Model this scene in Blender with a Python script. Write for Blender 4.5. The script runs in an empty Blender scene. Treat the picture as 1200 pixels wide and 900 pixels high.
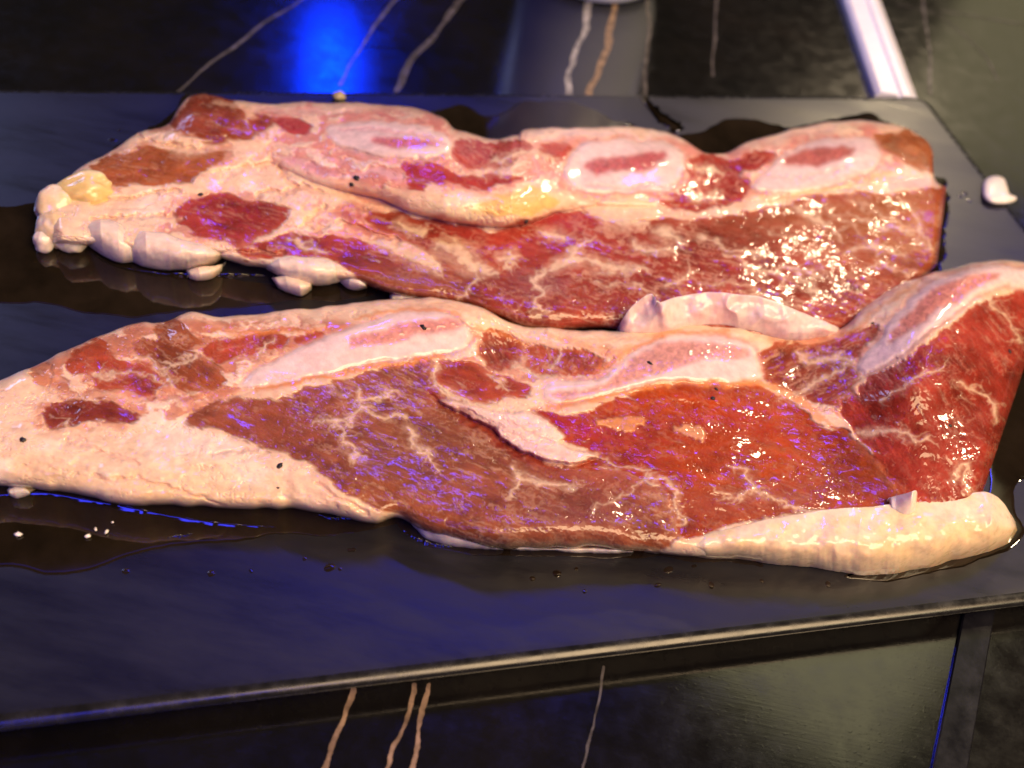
import bpy, math, random
import numpy as np
from mathutils import Vector, Matrix
R = math.radians
scene = bpy.context.scene
COL = scene.collection

# ------------------------------------------------------------------ camera
FPX, PITCH, ROLL, HC = 1300.0, R(46.8), R(12.25), 0.202
fw = np.array([0, math.cos(PITCH), -math.sin(PITCH)])
_r0 = np.array([1.0, 0, 0]); _u0 = np.array([0, math.sin(PITCH), math.cos(PITCH)])
rc = math.cos(ROLL)*_r0 + math.sin(ROLL)*_u0
uc = math.cos(ROLL)*_u0 - math.sin(ROLL)*_r0
CAM = np.array([0, 0, HC])
cd = bpy.data.cameras.new("camera"); cam = bpy.data.objects.new("camera", cd); COL.objects.link(cam)
cd.sensor_width = 36; cd.lens = 36*FPX/1200; cd.clip_start = 0.005; cd.clip_end = 50
M = Matrix(((rc[0], uc[0], -fw[0], 0), (rc[1], uc[1], -fw[1], 0), (rc[2], uc[2], -fw[2], HC), (0, 0, 0, 1)))
cam.matrix_world = M
cd.dof.use_dof = True; cd.dof.focus_distance = 0.245; cd.dof.aperture_fstop = 12
scene.camera = cam

def P(x, y, z):
    """survey a point: where the sight line of photo pixel (x, y) meets height z"""
    x = np.asarray(x, float); y = np.asarray(y, float); z = np.asarray(z, float)
    d = fw + ((x-600)/FPX)[..., None]*rc - ((y-450)/FPX)[..., None]*uc
    t = (z-HC)/d[..., 2]
    return CAM + d*t[..., None]

# ------------------------------------------------------------------ world and lamps
w = bpy.data.worlds.new("World"); scene.world = w; w.use_nodes = True
bg = w.node_tree.nodes["Background"]; bg.inputs[0].default_value = (1.0, 0.85, 0.55, 1); bg.inputs[1].default_value = 0.018
vs = scene.view_settings
vs.view_transform = 'Standard'; vs.look = 'None'; vs.exposure = 0.13; vs.gamma = 1; vs.use_curve_mapping = False

def lamp(name, loc, target, size, power, color, shape='RECTANGLE', spread=180, roll=0):
    ld = bpy.data.lights.new(name, 'AREA'); ld.shape = shape
    ld.size = size[0]; ld.size_y = size[1]
    ld.energy = power; ld.color = color; ld.spread = R(spread)
    o = bpy.data.objects.new(name, ld); COL.objects.link(o)
    q = (Vector(target)-Vector(loc)).to_track_quat('-Z', 'Y')
    o.matrix_world = Matrix.Translation(Vector(loc)) @ q.to_matrix().to_4x4() @ Matrix.Rotation(R(roll), 4, 'Z')
    return o

def mirror(px, py, z, dist):
    p = P(px, py, z); d = p-CAM; d /= np.linalg.norm(d); d[2] = abs(d[2])
    return p, p+d*dist
WARM = (1.0, 0.78, 0.50)
BLUE = (0.04, 0.05, 1.0)
MID = (0.02, 0.19, 0.015)
def strip(name, a, b, z, dist, width, power, color, side=0.0):
    """a long lamp whose mirror image in a level surface at height z runs from survey point a to b (side shifts it sideways)"""
    A_, B_ = mirror(a[0], a[1], z, dist)[1], mirror(b[0], b[1], z, dist)[1]
    t = P((a[0]+b[0])/2, (a[1]+b[1])/2, z); c = (A_+B_)/2
    nz = c-t; nz /= np.linalg.norm(nz); ay = B_-A_; ln = np.linalg.norm(ay); ay = ay-nz*(ay @ nz); ay /= np.linalg.norm(ay)
    ax = np.cross(ay, nz); c = c+ax*side
    ld = bpy.data.lights.new(name, 'AREA'); ld.shape = 'RECTANGLE'; ld.size = width; ld.size_y = ln; ld.energy = power; ld.color = color
    o = bpy.data.objects.new(name, ld); COL.objects.link(o)
    o.matrix_world = Matrix(((ax[0], ay[0], nz[0], c[0]), (ax[1], ay[1], nz[1], c[1]), (ax[2], ay[2], nz[2], c[2]), (0, 0, 0, 1)))
    return o
# warm ceiling lamps and an added fill
t_, l_ = mirror(990, 235, 0.02, 1.4)
lamp("ceiling_lamp_key", l_, t_, (0.07, 0.07), 2.6, WARM, 'DISK')
lamp("ceiling_spot", (0.95, 0.70, 0.85), (0.12, 0.2, 0.02), (0.06, 0.06), 3.0, WARM, 'DISK')
lamp("added_fill", (0.62, -0.22, 1.15), MID, (0.8, 0.8), 28, (1.0, 0.70, 0.40))  # unseen fill lamp added to brighten the meat evenly
# blue light strips of the room, with added accent lamps among them
t_, l_ = mirror(388, 85, 0.0, 1.6)
lamp("blue_strip_back", l_, t_, (0.07, 0.14), 1.1, (0.0, 0.03, 1.0))
strip("blue_strip_overhead", (330, 420), (720, 650), 0.02, 1.3, 0.035, 2.8, BLUE)
strip("blue_strip_near", (-150, 770), (420, 720), 0.01, 1.3, 0.10, 0.15, BLUE)
def edge_lamp(name, px, py, tilt, dist, size, power, color):
    """a lamp placed so that the plate's front edge, tilted towards the viewer, mirrors it at survey point (px, py)"""
    a = R(20.9); ex = np.array([math.cos(a), math.sin(a), 0]); ey = np.array([-ex[1], ex[0], 0])
    x = P(px, py, 0.0095); c = CAM-x; c /= np.linalg.norm(c)
    n = -ey*math.sin(R(tilt))+np.array([0, 0, 1.0])*math.cos(R(tilt)); l = 2*(c @ n)*n-c
    return lamp(name, x+l*dist, x, size, power, color)
lamp("blue_strip_behind", (-0.25, -0.75, 0.60), MID, (0.7, 0.07), 2.2, BLUE)
edge_lamp("added_blue_edge", 90, 840, 26, 1.0, (0.45, 0.10), 1.9, BLUE)  # unseen lamp added to put a blue highlight on the plate's left edge
edge_lamp("added_warm_edge", 1090, 722, 34, 1.0, (0.24, 0.10), 1.0, (1.0, 0.84, 0.50))  # unseen lamp added for the warm highlight at the front edge's right
strip("added_blue_right", (1250, 260), (1340, 420), 0.01, 1.4, 0.12, 0.4, BLUE)  # unseen lamp added to tint the plate's right corner navy
strip("added_blue_small", (950, 470), (1010, 570), 0.02, 1.3, 0.03, 0.6, BLUE)  # unseen lamp added for violet glints on the fold
# ceiling and wall panels seen in the dark gloss, then an added blue fill
strip("ceiling_panel_right", (800, 760), (1010, 920), 0.0, 1.3, 0.40, 0.30, (1.0, 0.90, 0.50), -0.20)
t_, l_ = mirror(1210, 60, 0.0, 1.6)
lamp("wall_panel_right", l_, t_, (0.30, 0.45), 0.19, (1.0, 0.88, 0.48))
t_, l_ = mirror(-330, 120, 0.01, 1.5)
lamp("added_blue_left", l_, t_, (0.35, 0.3), 3.2, (0.42, 0.50, 1.0))  # unseen lamp added to cool the plate's back left and the bar's side

# ------------------------------------------------------------------ helpers
def tag(o, label=None, cat=None, group=None, kind=None):
    if label: o['label'] = label
    if cat: o['category'] = cat
    if group: o['group'] = group
    if kind or cat: o['kind'] = kind or 'thing'
    return o

def empty(name, loc):
    o = bpy.data.objects.new(name, None); o.location = loc; o.empty_display_size = 0.01
    COL.objects.link(o); return o

def mesh_obj(name, V, F, mat, parent=None, col=None, rough=None, smooth=True, normals=None, origin=None):
    V = np.asarray(V, float)
    if origin is None:
        pw = parent
        origin = np.zeros(3)
        while pw is not None:
            origin = origin+np.array(pw.location); pw = pw.parent
    V = V-origin
    me = bpy.data.meshes.new(name)
    F = np.asarray(F)
    if F.ndim == 2:
        n = F.shape[1]
        me.vertices.add(len(V)); me.vertices.foreach_set('co', V.astype(np.float32).ravel())
        me.loops.add(F.size); me.loops.foreach_set('vertex_index', F.astype(np.int32).ravel())
        me.polygons.add(len(F)); me.polygons.foreach_set('loop_start', np.arange(0, F.size, n, dtype=np.int32))
        me.update(calc_edges=True)
    else:
        me.from_pydata([tuple(v) for v in V], [], [list(f) for f in F]); me.update()
    if col is not None:
        a = me.attributes.new('tint', 'FLOAT_COLOR', 'POINT')
        a.data.foreach_set('color', np.hstack([col, np.ones((len(V), 1))]).astype(np.float32).ravel())
    if rough is not None:
        a = me.attributes.new('gloss', 'FLOAT', 'POINT'); a.data.foreach_set('value', rough.astype(np.float32))
    me.materials.append(mat)
    me.polygons.foreach_set('use_smooth', np.full(len(me.polygons), smooth))
    if normals is not None:
        me.normals_split_custom_set_from_vertices(normals.astype(np.float32))
    o = bpy.data.objects.new(name, me); COL.objects.link(o)
    if parent is not None: o.parent = parent
    return o

def prof(t, e=2.2):
    t = np.clip(t, 0, 1); return np.maximum(1-(1-t)**e, 0)**(1/e)
def sm(a, b, x):
    t = np.clip((x-a)/(b-a), 0, 1); return t*t*(3-2*t)

_tabs = {}
def vnoise(x, y, seed=0):
    if seed not in _tabs: _tabs[seed] = np.random.RandomState(seed+11).rand(256, 256)
    T = _tabs[seed]
    xi = np.floor(x).astype(int); yi = np.floor(y).astype(int); fx = x-xi; fy = y-yi
    fx = fx*fx*fx*(fx*(fx*6-15)+10); fy = fy*fy*fy*(fy*(fy*6-15)+10)
    a = T[yi & 255, xi & 255]; b = T[yi & 255, (xi+1) & 255]; c = T[(yi+1) & 255, xi & 255]; d = T[(yi+1) & 255, (xi+1) & 255]
    return (a*(1-fx)+b*fx)*(1-fy)+(c*(1-fx)+d*fx)*fy
def fbm(x, y, seed=0, oct=4):
    s = 0; a = 0.5; n = 0
    for k in range(oct):
        s = s+a*vnoise(x*2**k+17.3*k, y*2**k-9.1*k, seed+k); n += a; a *= 0.5
    return s/n
def ridge(x, y, seed=0, oct=3):
    return 1-np.abs(2*fbm(x, y, seed, oct)-1)

def spline(pts, n, closed=False):
    """Catmull-Rom through pts, n samples, even in arc length"""
    p = np.asarray(pts, float)
    if closed: q = np.vstack([p[-1], p, p[0], p[1]])
    else: q = np.vstack([2*p[0]-p[1], p, 2*p[-1]-p[-2]])
    out = []
    for i in range(len(q)-3):
        t = np.linspace(0, 1, 14, endpoint=False)[:, None]
        a, b, c, d = q[i:i+4]
        out.append(0.5*((2*b)+(-a+c)*t+(2*a-5*b+4*c-d)*t*t+(-a+3*b-3*c+d)*t**3))
    if not closed: out.append(p[-1:])
    else: out.append(p[:1])
    o = np.vstack(out)
    s = np.concatenate([[0], np.cumsum(np.linalg.norm(np.diff(o, axis=0), axis=1))])
    u = np.linspace(0, s[-1], n, endpoint=not closed)
    return np.stack([np.interp(u, s, o[:, k]) for k in range(o.shape[1])], 1)

# ------------------------------------------------------------------ materials
def mat(name):
    m = bpy.data.materials.new(name); m.use_nodes = True
    nt = m.node_tree; b = nt.nodes["Principled BSDF"]
    return m, nt, b
def N(nt, t, **k):
    n = nt.nodes.new(t)
    for a, v in k.items():
        if a.startswith('i_'):
            n.inputs[a[2:].replace('_', ' ')].default_value = v
        else: setattr(n, a, v)
    return n
def coords(nt): return N(nt, 'ShaderNodeTexCoord').outputs['Object']
def noise(nt, vec, scale, detail=4, rough=0.6):
    n = N(nt, 'ShaderNodeTexNoise'); n.inputs['Scale'].default_value = scale; n.inputs['Detail'].default_value = detail
    n.inputs['Roughness'].default_value = rough
    nt.links.new(vec, n.inputs['Vector']); return n.outputs['Fac']
def ramp(nt, fac, stops):
    r = N(nt, 'ShaderNodeValToRGB'); e = r.color_ramp.elements
    while len(e) < len(stops): e.new(0.5)
    for k, (p, c) in enumerate(stops):
        e[k].position = p; e[k].color = (c, c, c, 1) if isinstance(c, (int, float)) else (*c, 1)
    nt.links.new(fac, r.inputs[0]); return r.outputs[0]

def meat_material(name, sss=0.25, bump=0.00025):
    m, nt, b = mat(name); L = nt.links.new
    v = coords(nt)
    at = N(nt, 'ShaderNodeAttribute', attribute_name='tint')
    ga = N(nt, 'ShaderNodeAttribute', attribute_name='gloss')
    n1 = noise(nt, v, 420, 3); n2 = noise(nt, v, 1500, 2)
    mx = N(nt, 'ShaderNodeMix', data_type='RGBA', blend_type='MULTIPLY'); mx.inputs[0].default_value = 1
    L(at.outputs['Color'], mx.inputs[6]); L(ramp(nt, n1, [(0.3, 0.86), (0.7, 1.1)]), mx.inputs[7])
    L(mx.outputs[2], b.inputs['Base Color'])
    rr = N(nt, 'ShaderNodeMath', operation='MULTIPLY_ADD'); L(n1, rr.inputs[0]); rr.inputs[1].default_value = 0.18
    L(ga.outputs['Fac'], rr.inputs[2]); L(rr.outputs[0], b.inputs['Roughness'])
    b.inputs['Subsurface Weight'].default_value = sss
    b.inputs['Subsurface Radius'].default_value = (1.0, 0.45, 0.3)
    b.inputs['Subsurface Scale'].default_value = 0.0022
    b.inputs['IOR'].default_value = 1.42
    ad = N(nt, 'ShaderNodeMath', operation='MULTIPLY_ADD'); L(n2, ad.inputs[0]); ad.inputs[1].default_value = 0.45; L(n1, ad.inputs[2])
    bp = N(nt, 'ShaderNodeBump'); bp.inputs['Strength'].default_value = 0.55; bp.inputs['Distance'].default_value = bump*3
    L(ad.outputs[0], bp.inputs['Height']); L(bp.outputs[0], b.inputs['Normal'])
    b.inputs['Specular IOR Level'].default_value = 0.12
    b.inputs['Coat Weight'].default_value = 0.9; b.inputs['Coat Roughness'].default_value = 0.085; b.inputs['Coat IOR'].default_value = 1.45
    cb = N(nt, 'ShaderNodeBump'); cb.inputs['Strength'].default_value = 0.5; cb.inputs['Distance'].default_value = bump*1.0
    n3 = noise(nt, v, 210, 3, 0.5); a2 = N(nt, 'ShaderNodeMath', operation='MULTIPLY_ADD'); L(n2, a2.inputs[0]); a2.inputs[1].default_value = 0.07; L(n3, a2.inputs[2])
    L(a2.outputs[0], cb.inputs['Height']); L(cb.outputs[0], b.inputs['Coat Normal'])
    return m
M_LEAN = meat_material("wet_lean_meat", 0.18, 0.00016)
M_FAT = meat_material("wet_fat", 0.45, 0.00005)
M_BONE = meat_material("cut_bone", 0.12, 0.00010)

def simple(name, col, rough=0.4, spec=0.5, metal=0.0, nscale=None, namp=0.2, bump=0, coat=0):
    m, nt, b = mat(name); L = nt.links.new
    b.inputs['Base Color'].default_value = (*col, 1); b.inputs['Roughness'].default_value = rough
    b.inputs['Specular IOR Level'].default_value = spec; b.inputs['Metallic'].default_value = metal
    b.inputs['Coat Weight'].default_value = coat
    if nscale:
        n = noise(nt, coords(nt), nscale)
        c = ramp(nt, n, [(0.3, tuple(x*(1-namp) for x in col)), (0.7, tuple(x*(1+namp) for x in col))])
        L(c, b.inputs['Base Color'])
        L(ramp(nt, n, [(0.3, max(0, rough*(1-namp))), (0.7, rough*(1+namp))]), b.inputs['Roughness'])
        if bump:
            bp = N(nt, 'ShaderNodeBump'); bp.inputs['Distance'].default_value = bump; bp.inputs['Strength'].default_value = 0.6
            L(n, bp.inputs['Height']); L(bp.outputs[0], b.inputs['Normal'])
    return m

def marble_material():
    m, nt, b = mat("dark_polished_marble"); L = nt.links.new
    v = coords(nt)
    n = noise(nt, v, 14, 6, 0.65)
    L(ramp(nt, n, [(0.35, (0.0015, 0.0015, 0.002)), (0.62, (0.006, 0.005, 0.004)), (0.8, (0.016, 0.012, 0.008))]), b.inputs['Base Color'])
    f = noise(nt, v, 160, 5, 0.7)
    L(ramp(nt, f, [(0.3, 0.09), (0.75, 0.19)]), b.inputs['Roughness'])
    mp = N(nt, 'ShaderNodeMapping'); mp.inputs['Rotation'].default_value = (0, 0, 0.5); mp.inputs['Scale'].default_value = (60, 1400, 1)
    L(v, mp.inputs[0]); s = noise(nt, mp.outputs[0], 1, 2)
    bp = N(nt, 'ShaderNodeBump'); bp.inputs['Distance'].default_value = 0.00002; bp.inputs['Strength'].default_value = 0.25
    L(s, bp.inputs['Height'])
    g = noise(nt, v, 1100, 2, 0.5); b2 = N(nt, 'ShaderNodeBump'); b2.inputs['Distance'].default_value = 0.00002; b2.inputs['Strength'].default_value = 0.25
    L(ramp(nt, g, [(0.60, 0.0), (0.75, 1.0)]), b2.inputs['Height']); L(bp.outputs[0], b2.inputs['Normal']); L(b2.outputs[0], b.inputs['Normal'])
    b.inputs['IOR'].default_value = 2.1
    return m
M_MARBLE = marble_material()

def plate_material():
    m, nt, b = mat("matte_black_stoneware"); L = nt.links.new
    v = coords(nt)
    n = noise(nt, v, 38, 6, 0.7); f = noise(nt, v, 900, 3, 0.6)
    L(ramp(nt, n, [(0.3, (0.005, 0.005, 0.006)), (0.7, (0.009, 0.009, 0.010))]), b.inputs['Base Color'])
    mp = N(nt, 'ShaderNodeMapping'); mp.inputs['Rotation'].default_value = (0, 0, 0.4); mp.inputs['Scale'].default_value = (14, 60, 1); L(v, mp.inputs[0])
    sme = noise(nt, mp.outputs[0], 1.6, 6, 0.7); L(ramp(nt, sme, [(0.34, 0.27), (0.5, 0.37), (0.68, 0.44)]), b.inputs['Roughness'])
    bp = N(nt, 'ShaderNodeBump'); bp.inputs['Distance'].default_value = 0.00004; bp.inputs['Strength'].default_value = 0.4
    L(f, bp.inputs['Height']); L(bp.outputs[0], b.inputs['Normal'])
    b.inputs['IOR'].default_value = 1.6
    return m
M_PLATE = plate_material()
M_RIM = simple("worn_glazed_rim", (0.010, 0.010, 0.010), 0.24, 0.5, nscale=300, namp=0.35)
M_JUICE = simple("meat_juice", (0.012, 0.008, 0.004), 0.05, 0.8, nscale=60, namp=0.5)
M_VEIN_W = simple("marble_white_vein", (0.26, 0.25, 0.25), 0.16, nscale=240, namp=0.6)
M_VEIN_T = simple("marble_tan_vein", (0.20, 0.135, 0.08), 0.16, nscale=240, namp=0.6)
M_VEIN_D = simple("marble_faint_vein", (0.075, 0.068, 0.06), 0.16, nscale=240, namp=0.6)
M_PEPPER = simple("black_pepper", (0.012, 0.008, 0.006), 0.5, nscale=3000, namp=0.6)
M_WHITE = simple("white_enamel", (0.82, 0.82, 0.84), 0.25, nscale=90, namp=0.05)
M_SCRAP = simple("fat_scrap", (0.85, 0.80, 0.68), 0.3, nscale=500, namp=0.08, coat=0.4)
M_TRIM = simple("black_trim", (0.006, 0.006, 0.008), 0.22, nscale=200, namp=0.3)

# ------------------------------------------------------------------ the setting: table
ZP = 0.0075
def build_table():
    nx, ny = 60, 60
    xs = np.linspace(-0.9, 0.9, nx); ys = np.linspace(-0.35, 1.05, ny)
    X, Y = np.meshgrid(xs, ys)
    top = np.stack([X, Y, np.zeros_like(X)], -1).reshape(-1, 3)
    idx = np.arange(nx*ny).reshape(ny, nx)
    F = np.stack([idx[:-1, :-1], idx[:-1, 1:], idx[1:, 1:], idx[1:, :-1]], -1).reshape(-1, 4)
    low = top[[0, nx-1, nx*ny-1, nx*(ny-1)]].copy(); low[:, 2] = -0.03
    V = np.vstack([top, low]); b = nx*ny
    c = [0, nx-1, nx*ny-1, nx*(ny-1)]
    sides = [[c[k], b+k, b+(k+1) % 4, c[(k+1) % 4]] for k in range(4)]+[[b+3, b+2, b+1, b]]
    F = np.vstack([F, sides])
    o = mesh_obj("table_top", V, F, M_MARBLE)
    return tag(o, kind='structure')
table = build_table()

def ribbon(name, pts, width, m, parent, z, seed=0, jit=0.5):
    p = spline(pts, 90)
    q = P(p[:, 0], p[:, 1], np.full(len(p), z))
    t = np.gradient(q, axis=0); t /= np.linalg.norm(t, axis=1)[:, None]
    nrm = np.stack([-t[:, 1], t[:, 0], t[:, 2]*0], 1)
    k = np.arange(len(p))
    wj = 0.75*width*(1+jit*(fbm(k*0.09, k*0+seed, seed)*2-1)*1.2)
    off = (fbm(k*0.06, k*0+seed+9, seed+5)-0.5)*width*1.0
    q = q+nrm*off[:, None]
    wj = np.clip(wj, width*0.15, None)
    wj[0] *= 0.3; wj[-1] *= 0.3
    V = np.vstack([q-nrm*wj[:, None]/2, q+nrm*wj[:, None]/2])
    n = len(p)
    F = [[i, i+1, n+i+1, n+i] for i in range(n-1)]
    return mesh_obj(name, V, np.array(F), m, parent)
VEINS = [([(205, 112), (238, 80), (270, 58), (310, 28), (352, 0), (400, -45)], 0.0016, M_VEIN_D),
         ([(462, 108), (480, 72), (505, 46), (525, 20), (545, -6), (570, -50)], 0.0026, M_VEIN_D),
         ([(396, 100), (420, 62), (440, 30), (470, -8), (500, -50)], 0.0016, M_VEIN_D),
         ([(664, 112), (670, 78), (682, 42), (690, 10), (694, -30)], 0.0028, M_VEIN_W),
         ([(688, 112), (702, 76), (712, 46), (718, 14), (720, -30)], 0.0028, M_VEIN_T),
         ([(756, 112), (757, 70), (760, 30), (760, -30)], 0.0016, M_VEIN_D),
         ([(835, 90), (838, 40), (842, -20)], 0.0014, M_VEIN_D),
         ([(1090, 112), (1090, 70), (1083, 20), (1080, -20)], 0.0016, M_VEIN_D),
         ([(1170, 95), (1150, 60), (1100, 18), (1050, 5)], 0.0008, M_VEIN_D),
         ([(1215, 30), (1160, 22), (1100, 12)], 0.0009, M_VEIN_D),
         ([(376, 915), (390, 872), (405, 838), (414, 800)], 0.0011, M_VEIN_T),
         ([(446, 915), (462, 876), (476, 848), (486, 800)], 0.0010, M_VEIN_T),
         ([(480, 915), (487, 880), (494, 845), (502, 800)], 0.0012, M_VEIN_T),
         ([(682, 905), (690, 870), (700, 830), (708, 780)], 0.0006, M_VEIN_D)]
for k, (p, wd, m) in enumerate(VEINS):
    tag(ribbon("marble_vein", p, wd, m, table, 0.00004+0.00001*k, seed=k*3), kind='structure')

# ------------------------------------------------------------------ the plate
def build_plate():
    br = P(1085, 112, ZP); ang = R(20.9)
    ex = np.array([math.cos(ang), math.sin(ang), 0]); ey = np.array([-ex[1], ex[0], 0])
    fl = P(0, 852, ZP)
    depth = abs((fl-br) @ ey); length = 0.40
    rc_, re = 0.006, 0.0017             # corner radius, edge radius
    # rounded-rectangle outline, counter-clockwise, local (0..length, 0..depth)
    def outline(inset):
        r = max(rc_-inset, 0.0008); pts = []
        for cx, cy, a0 in ((length-inset-r, inset+r, -90), (length-inset-r, depth-inset-r, 0), (inset+r, depth-inset-r, 90), (inset+r, inset+r, 180)):
            for a in np.linspace(a0, a0+90, 9): pts.append((cx+r*math.cos(R(a)), cy+r*math.sin(R(a))))
        return np.array(pts)
    rings = []
    prof = [(0.016, 0.0, 0.0), (0.004, 0.0, 0)]
    for a in np.linspace(0, 90, 7): prof.append((re*1.5*(1-math.sin(R(a))), -re*0.8*(1-math.cos(R(a))), 0))
    prof += [(0.0003, -0.0022, 0), (0.0012, -0.0030, 0), (0.008, -0.0064, 0), (0.011, -0.0073, 0)]
    prof[0] = (0.016, 0.0, 0)
    org = br-ex*length-ey*depth
    for ins, dz, _ in prof:
        o = outline(ins)
        rings.append(org+o[:, :1]*ex+o[:, 1:]*ey+np.array([0, 0, dz]))
    n = len(rings[0]); V = np.vstack(rings); F = []
    for k in range(len(rings)-1):
        for i in range(n): F.append([k*n+i, (k+1)*n+i, (k+1)*n+(i+1) % n, k*n+(i+1) % n])
    F.append(list(range(n))); F.append([(len(rings)-1)*n+i for i in reversed(range(n))])
    me_f = np.empty(len(F), object); me_f[:] = F
    base = org+ex*length/2+ey*depth/2; base[2] = 0
    o = mesh_obj("serving_plate", V, me_f, M_PLATE, origin=base); o.location = base
    me = o.data; me.materials.append(M_RIM)
    mi = np.zeros(len(me.polygons), np.int32); mi[2*n:n*(len(rings)-1)] = 1; me.polygons.foreach_set('material_index', mi)
    tag(o, "rectangular matte black serving plate under both slabs of raw meat", "plate")
    return o, org, ex, ey
plate, PORG, PEX, PEY = build_plate()

# ------------------------------------------------------------------ raster maps of where each tissue lies
X0, Y0, RW, RH = -110, 80, 1440, 640
gy, gx = np.mgrid[Y0:Y0+RH, X0:X0+RW].astype(float)

def blur(a, s):
    r = int(3*s)+1; k = np.exp(-0.5*(np.arange(-r, r+1)/s)**2); k /= k.sum()
    p = np.pad(a, ((r, r), (0, 0)), 'edge'); a = sum(k[i]*p[i:i+a.shape[0]] for i in range(2*r+1))
    p = np.pad(a, ((0, 0), (r, r)), 'edge'); return sum(k[i]*p[:, i:i+a.shape[1]] for i in range(2*r+1))

WX = (fbm(gx/26, gy/18, 1, 4)-0.5)+0.35*(fbm(gx/7, gy/5, 5, 2)-0.5); WY = (fbm(gx/26, gy/18, 21, 4)-0.5)+0.35*(fbm(gx/7, gy/5, 25, 2)-0.5)
def window(pts, pad):
    p = np.asarray(pts, float)
    x0 = int(max(0, p[:, 0].min()-pad-X0)); x1 = int(min(RW, p[:, 0].max()+pad-X0))
    y0 = int(max(0, p[:, 1].min()-pad-Y0)); y1 = int(min(RH, p[:, 1].max()+pad-Y0))
    return slice(y0, y1), slice(x0, x1)
def poly(pts, warp=8, soft=1.0, smooth=True):
    pts = spline(pts, 14*len(pts), True) if smooth else np.asarray(pts, float)
    out = np.zeros((RH, RW)); s = window(pts, 14+warp)
    x = gx[s]+WX[s]*warp*2; y = gy[s]+WY[s]*warp*1.5
    ins = np.zeros(x.shape, bool); n = len(pts)
    for i in range(n):
        x1, y1 = pts[i]; x2, y2 = pts[(i+1) % n]
        if y1 == y2: continue
        c = ((y1 > y) != (y2 > y)) & (x < (x2-x1)*(y-y1)/(y2-y1)+x1); ins ^= c
    out[s] = blur(ins.astype(float), soft); return out
def _stroke(pts, width, warp, soft):
    pts = np.asarray(pts, float)
    wd = np.full(len(pts), float(width)) if np.isscalar(width) else np.asarray(width, float)
    c = spline(np.column_stack([pts, wd]), 8*len(pts))
    s = window(c[:, :2], max(wd)+14+warp+soft)
    x = gx[s]+WX[s]*warp*2; y = gy[s]+WY[s]*warp*1.5
    best = np.full(x.shape, -999.0)
    for i in range(len(c)-1):
        a, b = c[i], c[i+1]; d = b[:2]-a[:2]; L = d @ d+1e-9
        t = np.clip(((x-a[0])*d[0]+(y-a[1])*d[1])/L, 0, 1)
        dist = np.hypot(x-a[0]-t*d[0], y-a[1]-t*d[1]); ww = (a[2]+(b[2]-a[2])*t)/2
        best = np.maximum(best, ww-dist)
    return s, sm(-soft, soft, best)
def stroke(pts, width, warp=9, soft=1.8):
    """width may be a number or one per point"""
    out = np.zeros((RH, RW)); s, m = _stroke(pts, width, warp, soft); out[s] = m; return out
def vein(mp, pts, width, k=0.8, c=None, feather=1.0, rs=np.random.RandomState(5)):
    """a thread of fat that frays into finer side threads"""
    c = FATC*0.86 if c is None else np.asarray(c)
    def put(p, wd, kk, soft):
        s, m = _stroke(p, wd, 11, soft)
        m = m*np.clip(0.45+1.1*FRAY[s], 0, 1)*kk
        mp.col[s] = mp.col[s]*(1-m[..., None])+c*(0.9+0.2*FATN[s])*m[..., None]; mp.h[s] += 0.00006*m
    w0 = np.full(len(pts), float(width)) if np.isscalar(width) else np.asarray(width, float)
    put(pts, w0*1.5, k*0.38, 4.5); put(pts, w0*0.5, k*0.85, 1.8)
    q = spline(pts, max(6, int(len(pts)*4))); t = np.gradient(q, axis=0); t /= np.linalg.norm(t, axis=1)[:, None]+1e-9
    for i in range(len(q)):
        if rs.rand() > 0.75*feather: continue
        a = rs.uniform(0.35, 1.1)*(1 if rs.rand() < 0.5 else -1); ca, sa = math.cos(a), math.sin(a)
        d = np.array([t[i, 0]*ca-t[i, 1]*sa, (t[i, 0]*sa+t[i, 1]*ca)*0.7]); L = rs.uniform(6, 20)
        e = q[i]+d*L; mid = (q[i]+e)/2+rs.normal(0, 1.5, 2)
        put([q[i], mid, e], (2.0, 1.3, 0.3), k*0.7, 1.3)
def blob(x, y, rx, ry=None, ang=0):
    ry = ry or rx; c, s = math.cos(R(ang)), math.sin(R(ang))
    u = (gx-x)*c+(gy-y)*s; v = -(gx-x)*s+(gy-y)*c
    return np.exp(-(u/rx)**2-(v/ry)**2)

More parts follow.
